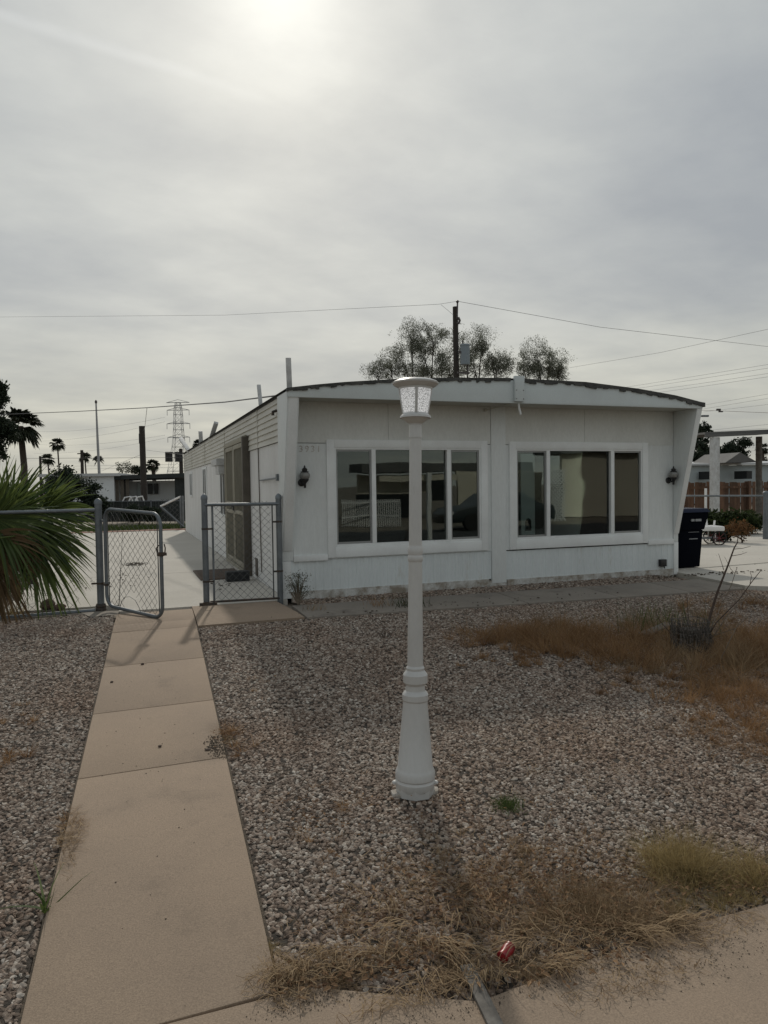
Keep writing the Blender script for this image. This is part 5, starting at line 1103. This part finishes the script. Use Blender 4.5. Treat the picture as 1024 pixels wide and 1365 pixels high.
for yb, hw in ((537, 4.8), (547, 4.6), (565, 4.8), (583, 4.6)):
    z_ = tz(yb); m = MB(); m.bar(c0-Rh*hw+np.array([0, 0, z_]), c0+Rh*hw+np.array([0, 0, z_]), .25, .25); m.bar(c0-Rh*hw+np.array([0, 0, z_]), c0+np.array([0, 0, z_+1.2]), .16, .16); m.bar(c0+Rh*hw+np.array([0, 0, z_]), c0+np.array([0, 0, z_+1.2]), .16, .16)
    if yb > 540:
        for s in (-1, 1): m.bar(c0+Rh*hw*s+np.array([0, 0, z_]), c0+Rh*hw*s+np.array([0, 0, z_-2.2]), .2, .2)
    m.build('crossarm', 'steel', tp)
# palms in the distance
def palm_crown(c, n, rad, lift=.5):
    mb = MB()
    for k in range(n):
        a = k*2.399+random.gauss(0, .15); e = random.uniform(-.9, 1.25); pd_ = np.array([math.cos(a)*math.cos(e), math.sin(a)*math.cos(e), math.sin(e)]); hub = c+pd_*rad*.45
        upv = np.cross(np.cross(pd_, [0, 0, 1]), pd_); fan(mb, hub, pd_, upv, rad*.72, 1.2, 13, .5, .3, rad*.13, tn=random.random())
    return mb
def far_palm(x, ycrown, d, rad_px, label, tr, n=36, group='palms along the skyline on the left'):
    c = dep(x, ycrown, d); o = thing('palm_tree', label, 'palm tree', (c[0], c[1], 0), group); rad = rad_px*d/FPX
    MB().tube([(c[0]+.1, c[1], -.1), (c[0]+.2, c[1], c[2]*.5), (c[0], c[1], c[2])], [tr*1.3, tr, tr*.9], 8).build('trunk', 'palmtrunk', o, smooth=.8)
    palm_crown(c, n, rad).build('crown', 'leaf_palmfar', o); return o
far_palm(27, 568, 60, 27, 'largest skyline palm with a thick shaggy trunk next to the big dark tree', .26, 46)
far_palm(76.5, 592, 150, 9.5, 'slim small palm standing highest between the mast and the large palm', .15)
far_palm(63.5, 612, 150, 9, 'short bushy palm just left of the slim small palm', .15)
far_palm(113, 609, 160, 8, 'small palm right behind the far pole', .15)
far_palm(131, 613, 160, 7, 'tiny palm crossed by the antenna mast', .15)
far_palm(203.5, 620, 110, 9.5, 'rounded palm right of the short wooden pole', .3, 40)
far_palm(265, 592, 150, 8, 'palm crown peeking over the roof of the home beside the tower', .15)
# big dark tree far left, bushes
def blob(px, py, d, rx, rz, ry=None): c = dep(px, py, d); k = d/FPX; return (c, (rx*k, (ry or rx)*k, rz*k))
tree('evergreen_tree', 'big dark evergreen cut by the left edge of the view', 'tree', dep(-12, 660, 55)*np.array([1, 1, 0]), 3, [blob(-14, 545, 55, 26, 30), blob(2, 575, 55, 20, 16), blob(-20, 600, 55, 30, 18), blob(-8, 520, 55, 14, 16)], 9000, .16, 'leaf_dark', .3, nclump=40)
tree('green_shrub', 'dark rounded shrub behind the fan palm before the pale ribbed home', 'shrub', dep(95, 690, 27)*np.array([1, 1, 0]), .5, [blob(85, 640, 27, 26, 20), blob(112, 655, 27, 24, 18), blob(75, 660, 27, 26, 24), blob(128, 672, 27, 20, 14)], 9000, .06, 'leaf_dark', .06, nclump=34)
tree('green_shrub', 'low dark shrub under the palm just inside the fence', 'shrub', onZ(40, 778, 0), .1, [blob(30, 752, 10.2, 32, 22)], 3000, .03, 'leaf_dark', .03, nclump=34)
tree('green_shrub', 'dark hedge-like shrub behind the gate before the slat fence', 'shrub', dep(185, 697, 26.9)*np.array([1, 1, 0]), .2, [blob(175, 684, 26.9, 14, 11), blob(200, 685, 26.9, 16, 10)], 3500, .05, 'leaf_dark', .03, nclump=34)
tree('bare_tree', 'thin bare tree above the roofs left of the short wooden pole', 'tree', dep(168, 640, 62)*np.array([1, 1, 0]), 1.8, [blob(167, 624, 62, 13, 9), blob(180, 627, 62, 10, 7)], 900, .08, 'leaf_sage', .08, nclump=34)
tree('green_shrub', 'round bush peeking over the roof left of the rounded palm', 'shrub', dep(190, 640, 62)*np.array([1, 1, 0]), 1.5, [blob(187, 628, 62, 9, 7)], 900, .12, 'leaf_dark', .08, nclump=24)
# trees behind the roof
feathery('airy mesquite tree behind the roof with its main crown left of the utility pole', dep(575, 660, 36), 3.5, [blob(549, 456, 36, 17, 22), blob(566, 470, 36, 26, 24), blob(590, 474, 36, 26, 24), blob(540, 484, 36, 22, 16), blob(578, 455, 36, 18, 16), blob(600, 492, 36, 26, 14), blob(565, 494, 36, 30, 14)], 40, 52)
feathery('airy mesquite crown just right of the utility pole and transformer', dep(640, 660, 37), 3.5, [blob(622, 462, 37, 18, 22), blob(642, 460, 37, 18, 18), blob(656, 476, 37, 18, 18), blob(632, 486, 37, 26, 16), blob(662, 492, 37, 18, 12)], 40, 46)
feathery('small sparse mesquite crown left of the lantern above the roof edge', dep(512, 660, 36), 3.2, [blob(522, 486, 36, 15, 15), blob(504, 495, 36, 16, 10)], 34, 32)
feathery('separate mesquite crown furthest right above the roof edge', dep(722, 660, 36), 3.4, [blob(716, 472, 36, 18, 16), blob(732, 482, 36, 20, 15), blob(698, 489, 36, 18, 15), blob(745, 492, 36, 13, 13), blob(718, 494, 36, 24, 13)], 38, 42)
# right background trees
tree('evergreen_tree', 'dense dark evergreen just behind the right wing wall', 'tree', dep(935, 680, 50)*np.array([1, 1, 0]), 2.5, [blob(930, 610, 50, 26, 26), blob(948, 612, 50, 14, 16), blob(920, 632, 50, 24, 18)], 7500, .14, 'leaf_dark', .3, nclump=38)
tree('leafy_tree', 'tall loose-leaved tree rising behind the dark evergreen', 'tree', dep(938, 680, 56)*np.array([1, 1, 0]), 3.5, [blob(938, 575, 56, 11, 14), blob(932, 590, 56, 12, 12)], 1800, .12, 'leaf_dark', .2, nclump=30)
tree('leafy_tree', 'broad dark tree between the two carport posts', 'tree', dep(967, 680, 54)*np.array([1, 1, 0]), 2.8, [blob(966, 608, 54, 14, 14), blob(975, 600, 54, 10, 10)], 2200, .13, 'leaf_dark', .25, nclump=30)
tree('leafy_tree', 'open-crowned tree with visible limbs above the gabled far house', 'tree', dep(985, 680, 58)*np.array([1, 1, 0]), 2.6, [blob(982, 596, 58, 12, 11), blob(994, 590, 58, 9, 8), blob(988, 608, 58, 12, 10)], 1700, .11, 'leaf_dark', .25, nclump=30)
far_palm(1017, 598, 90, 9, 'larger right-hand palm behind the brown wooden post', .15, 22, 'palms at the right edge'); far_palm(1019, 612, 120, 5, 'tiny right-hand palm below the larger one', .15, 18, 'palms at the right edge')
# street light
u = dep(938, 552, 75); sl_ = thing('street_light', 'far street light arm peeking past the right wing wall', 'street light', (dep(915, 560, 75)[0], dep(915, 560, 75)[1], 0)); v = dep(915, 560, 75)
MB().tube([(v[0], v[1], 0), v, dep(925, 556, 75), dep(938, 554, 75)], .07, 6).build('pole', 'galv', sl_); MB().obox(dep(940, 554.5, 75), R*.35, F*.15, U*.09).build('lamp_head', 'galv', sl_)

# ------------------------------------------------------------------ main utility pole and wires
u = dep(607, 409, 30); upo = thing('utility_pole', 'tall wooden utility pole with a grey transformer behind the roof', 'utility pole', (u[0], u[1], 0))
MB().tube([(u[0]+.05, u[1], -.1), u], [.15, .11], 12).build('shaft', 'pole', upo, smooth=.8)
MB().bar(dep(609.5, 425, 29.85), dep(610, 401.5, 29.85), .05, .05).lathe([(0, .03), (.04, .06), (.09, .06), (.12, .03)], dep(610, 404, 29.85), n=10).build('top_bracket', 'insul', upo)
MB().tube([dep(611, 423, 29.8), dep(613, 427, 29.8), dep(612, 431, 29.8), dep(609, 431, 29.8)], .05, 6).build('cutout', 'insul', upo)
v = dep(620, 473, 29.8); MB().lathe([(-.42, .18), (-.40, .2), (.36, .2), (.38, .215), (.43, .2), (.47, .06)], v, n=18).build('transformer', 'transformer', upo, smooth=.6)
MB().tube([v+np.array([-.1, 0, .45]), v+np.array([-.1, 0, .58])], .03, 6).tube([v+np.array([.12, 0, -.42]), v+np.array([.1, 0, -.8])], .03, 6).bar(v+np.array([-.3, 0, .1]), v+np.array([.0, 0, .1]), .06, .1).bar(v+np.array([-.35, 0, -.75]), v+np.array([.2, 0, -.75]), .06, .08).build('transformer_fitting', 'insul', upo)
nw = 0
def wire(pts, r, label, m='cable', sag=0., name='power_line', group='overhead power lines', n=16):
    P_ = [dep(*p) for p in pts]; mb = MB(); q = []
    for a, b in zip(P_, P_[1:]):
        for k in range(n+(1 if b is P_[-1] else 0)): t = k/n; c = a*(1-t)+b*t; c = c-np.array([0, 0, 4*sag*t*(1-t)]); q.append(c)
    mb.tube(q, r*.55, 5); return tag(mb.build(name, m), label, 'power line', group)
wire([(-60, 423, 60), (300, 420, 44), (585, 405.5, 31), (610, 401.5, 30)], .013, 'thin power line from the left edge up to the tip of the main pole', 'cable')
wire([(610, 401.5, 30), (800, 436, 33), (1024, 462, 38), (1100, 470, 40)], .016, 'power line falling from the main pole tip to the right edge')
wire([(588, 406, 31), (606, 421, 30)], .012, 'short slack tap wire at the main pole top')
wire([(-60, 555, 30), (100, 548.5, 23), (196, 543.5, 19), (300, 536, 13), (372, 527, 9.2)], .020, 'thick service cable running from the left edge to the home roof corner')
wire([(196, 543.5, 19), (193, 570, 25), (190, 575, 33)], .012, 'short drop wire from the service cable to the short wooden pole')
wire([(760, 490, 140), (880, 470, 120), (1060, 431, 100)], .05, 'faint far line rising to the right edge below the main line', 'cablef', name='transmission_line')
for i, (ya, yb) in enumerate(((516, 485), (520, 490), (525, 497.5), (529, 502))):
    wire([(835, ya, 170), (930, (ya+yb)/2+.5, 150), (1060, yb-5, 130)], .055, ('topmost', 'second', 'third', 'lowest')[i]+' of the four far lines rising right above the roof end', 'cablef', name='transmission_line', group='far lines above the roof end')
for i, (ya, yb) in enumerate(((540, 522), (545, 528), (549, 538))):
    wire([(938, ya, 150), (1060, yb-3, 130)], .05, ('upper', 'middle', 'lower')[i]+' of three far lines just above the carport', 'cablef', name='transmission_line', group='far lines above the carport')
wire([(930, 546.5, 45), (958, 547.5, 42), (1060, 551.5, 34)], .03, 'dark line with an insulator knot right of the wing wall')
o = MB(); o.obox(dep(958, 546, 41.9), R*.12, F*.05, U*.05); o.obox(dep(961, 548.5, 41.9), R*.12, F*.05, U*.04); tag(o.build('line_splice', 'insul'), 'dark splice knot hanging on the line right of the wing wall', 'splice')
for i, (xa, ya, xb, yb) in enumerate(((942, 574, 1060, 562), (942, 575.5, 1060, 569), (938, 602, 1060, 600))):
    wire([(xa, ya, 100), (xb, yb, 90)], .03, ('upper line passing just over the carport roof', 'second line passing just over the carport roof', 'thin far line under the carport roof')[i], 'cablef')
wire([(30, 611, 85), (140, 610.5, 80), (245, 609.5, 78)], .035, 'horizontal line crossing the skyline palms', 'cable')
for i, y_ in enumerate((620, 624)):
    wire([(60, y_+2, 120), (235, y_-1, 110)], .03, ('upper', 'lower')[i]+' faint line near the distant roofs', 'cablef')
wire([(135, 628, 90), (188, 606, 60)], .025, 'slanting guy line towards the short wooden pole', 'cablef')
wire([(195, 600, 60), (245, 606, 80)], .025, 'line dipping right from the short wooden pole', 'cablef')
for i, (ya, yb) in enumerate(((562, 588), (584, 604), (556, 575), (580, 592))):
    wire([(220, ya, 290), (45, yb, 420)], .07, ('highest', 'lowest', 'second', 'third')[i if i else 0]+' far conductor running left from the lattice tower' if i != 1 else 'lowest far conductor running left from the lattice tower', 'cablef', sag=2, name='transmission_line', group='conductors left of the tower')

# ------------------------------------------------------------------ across the street (seen only mirrored in the panes)
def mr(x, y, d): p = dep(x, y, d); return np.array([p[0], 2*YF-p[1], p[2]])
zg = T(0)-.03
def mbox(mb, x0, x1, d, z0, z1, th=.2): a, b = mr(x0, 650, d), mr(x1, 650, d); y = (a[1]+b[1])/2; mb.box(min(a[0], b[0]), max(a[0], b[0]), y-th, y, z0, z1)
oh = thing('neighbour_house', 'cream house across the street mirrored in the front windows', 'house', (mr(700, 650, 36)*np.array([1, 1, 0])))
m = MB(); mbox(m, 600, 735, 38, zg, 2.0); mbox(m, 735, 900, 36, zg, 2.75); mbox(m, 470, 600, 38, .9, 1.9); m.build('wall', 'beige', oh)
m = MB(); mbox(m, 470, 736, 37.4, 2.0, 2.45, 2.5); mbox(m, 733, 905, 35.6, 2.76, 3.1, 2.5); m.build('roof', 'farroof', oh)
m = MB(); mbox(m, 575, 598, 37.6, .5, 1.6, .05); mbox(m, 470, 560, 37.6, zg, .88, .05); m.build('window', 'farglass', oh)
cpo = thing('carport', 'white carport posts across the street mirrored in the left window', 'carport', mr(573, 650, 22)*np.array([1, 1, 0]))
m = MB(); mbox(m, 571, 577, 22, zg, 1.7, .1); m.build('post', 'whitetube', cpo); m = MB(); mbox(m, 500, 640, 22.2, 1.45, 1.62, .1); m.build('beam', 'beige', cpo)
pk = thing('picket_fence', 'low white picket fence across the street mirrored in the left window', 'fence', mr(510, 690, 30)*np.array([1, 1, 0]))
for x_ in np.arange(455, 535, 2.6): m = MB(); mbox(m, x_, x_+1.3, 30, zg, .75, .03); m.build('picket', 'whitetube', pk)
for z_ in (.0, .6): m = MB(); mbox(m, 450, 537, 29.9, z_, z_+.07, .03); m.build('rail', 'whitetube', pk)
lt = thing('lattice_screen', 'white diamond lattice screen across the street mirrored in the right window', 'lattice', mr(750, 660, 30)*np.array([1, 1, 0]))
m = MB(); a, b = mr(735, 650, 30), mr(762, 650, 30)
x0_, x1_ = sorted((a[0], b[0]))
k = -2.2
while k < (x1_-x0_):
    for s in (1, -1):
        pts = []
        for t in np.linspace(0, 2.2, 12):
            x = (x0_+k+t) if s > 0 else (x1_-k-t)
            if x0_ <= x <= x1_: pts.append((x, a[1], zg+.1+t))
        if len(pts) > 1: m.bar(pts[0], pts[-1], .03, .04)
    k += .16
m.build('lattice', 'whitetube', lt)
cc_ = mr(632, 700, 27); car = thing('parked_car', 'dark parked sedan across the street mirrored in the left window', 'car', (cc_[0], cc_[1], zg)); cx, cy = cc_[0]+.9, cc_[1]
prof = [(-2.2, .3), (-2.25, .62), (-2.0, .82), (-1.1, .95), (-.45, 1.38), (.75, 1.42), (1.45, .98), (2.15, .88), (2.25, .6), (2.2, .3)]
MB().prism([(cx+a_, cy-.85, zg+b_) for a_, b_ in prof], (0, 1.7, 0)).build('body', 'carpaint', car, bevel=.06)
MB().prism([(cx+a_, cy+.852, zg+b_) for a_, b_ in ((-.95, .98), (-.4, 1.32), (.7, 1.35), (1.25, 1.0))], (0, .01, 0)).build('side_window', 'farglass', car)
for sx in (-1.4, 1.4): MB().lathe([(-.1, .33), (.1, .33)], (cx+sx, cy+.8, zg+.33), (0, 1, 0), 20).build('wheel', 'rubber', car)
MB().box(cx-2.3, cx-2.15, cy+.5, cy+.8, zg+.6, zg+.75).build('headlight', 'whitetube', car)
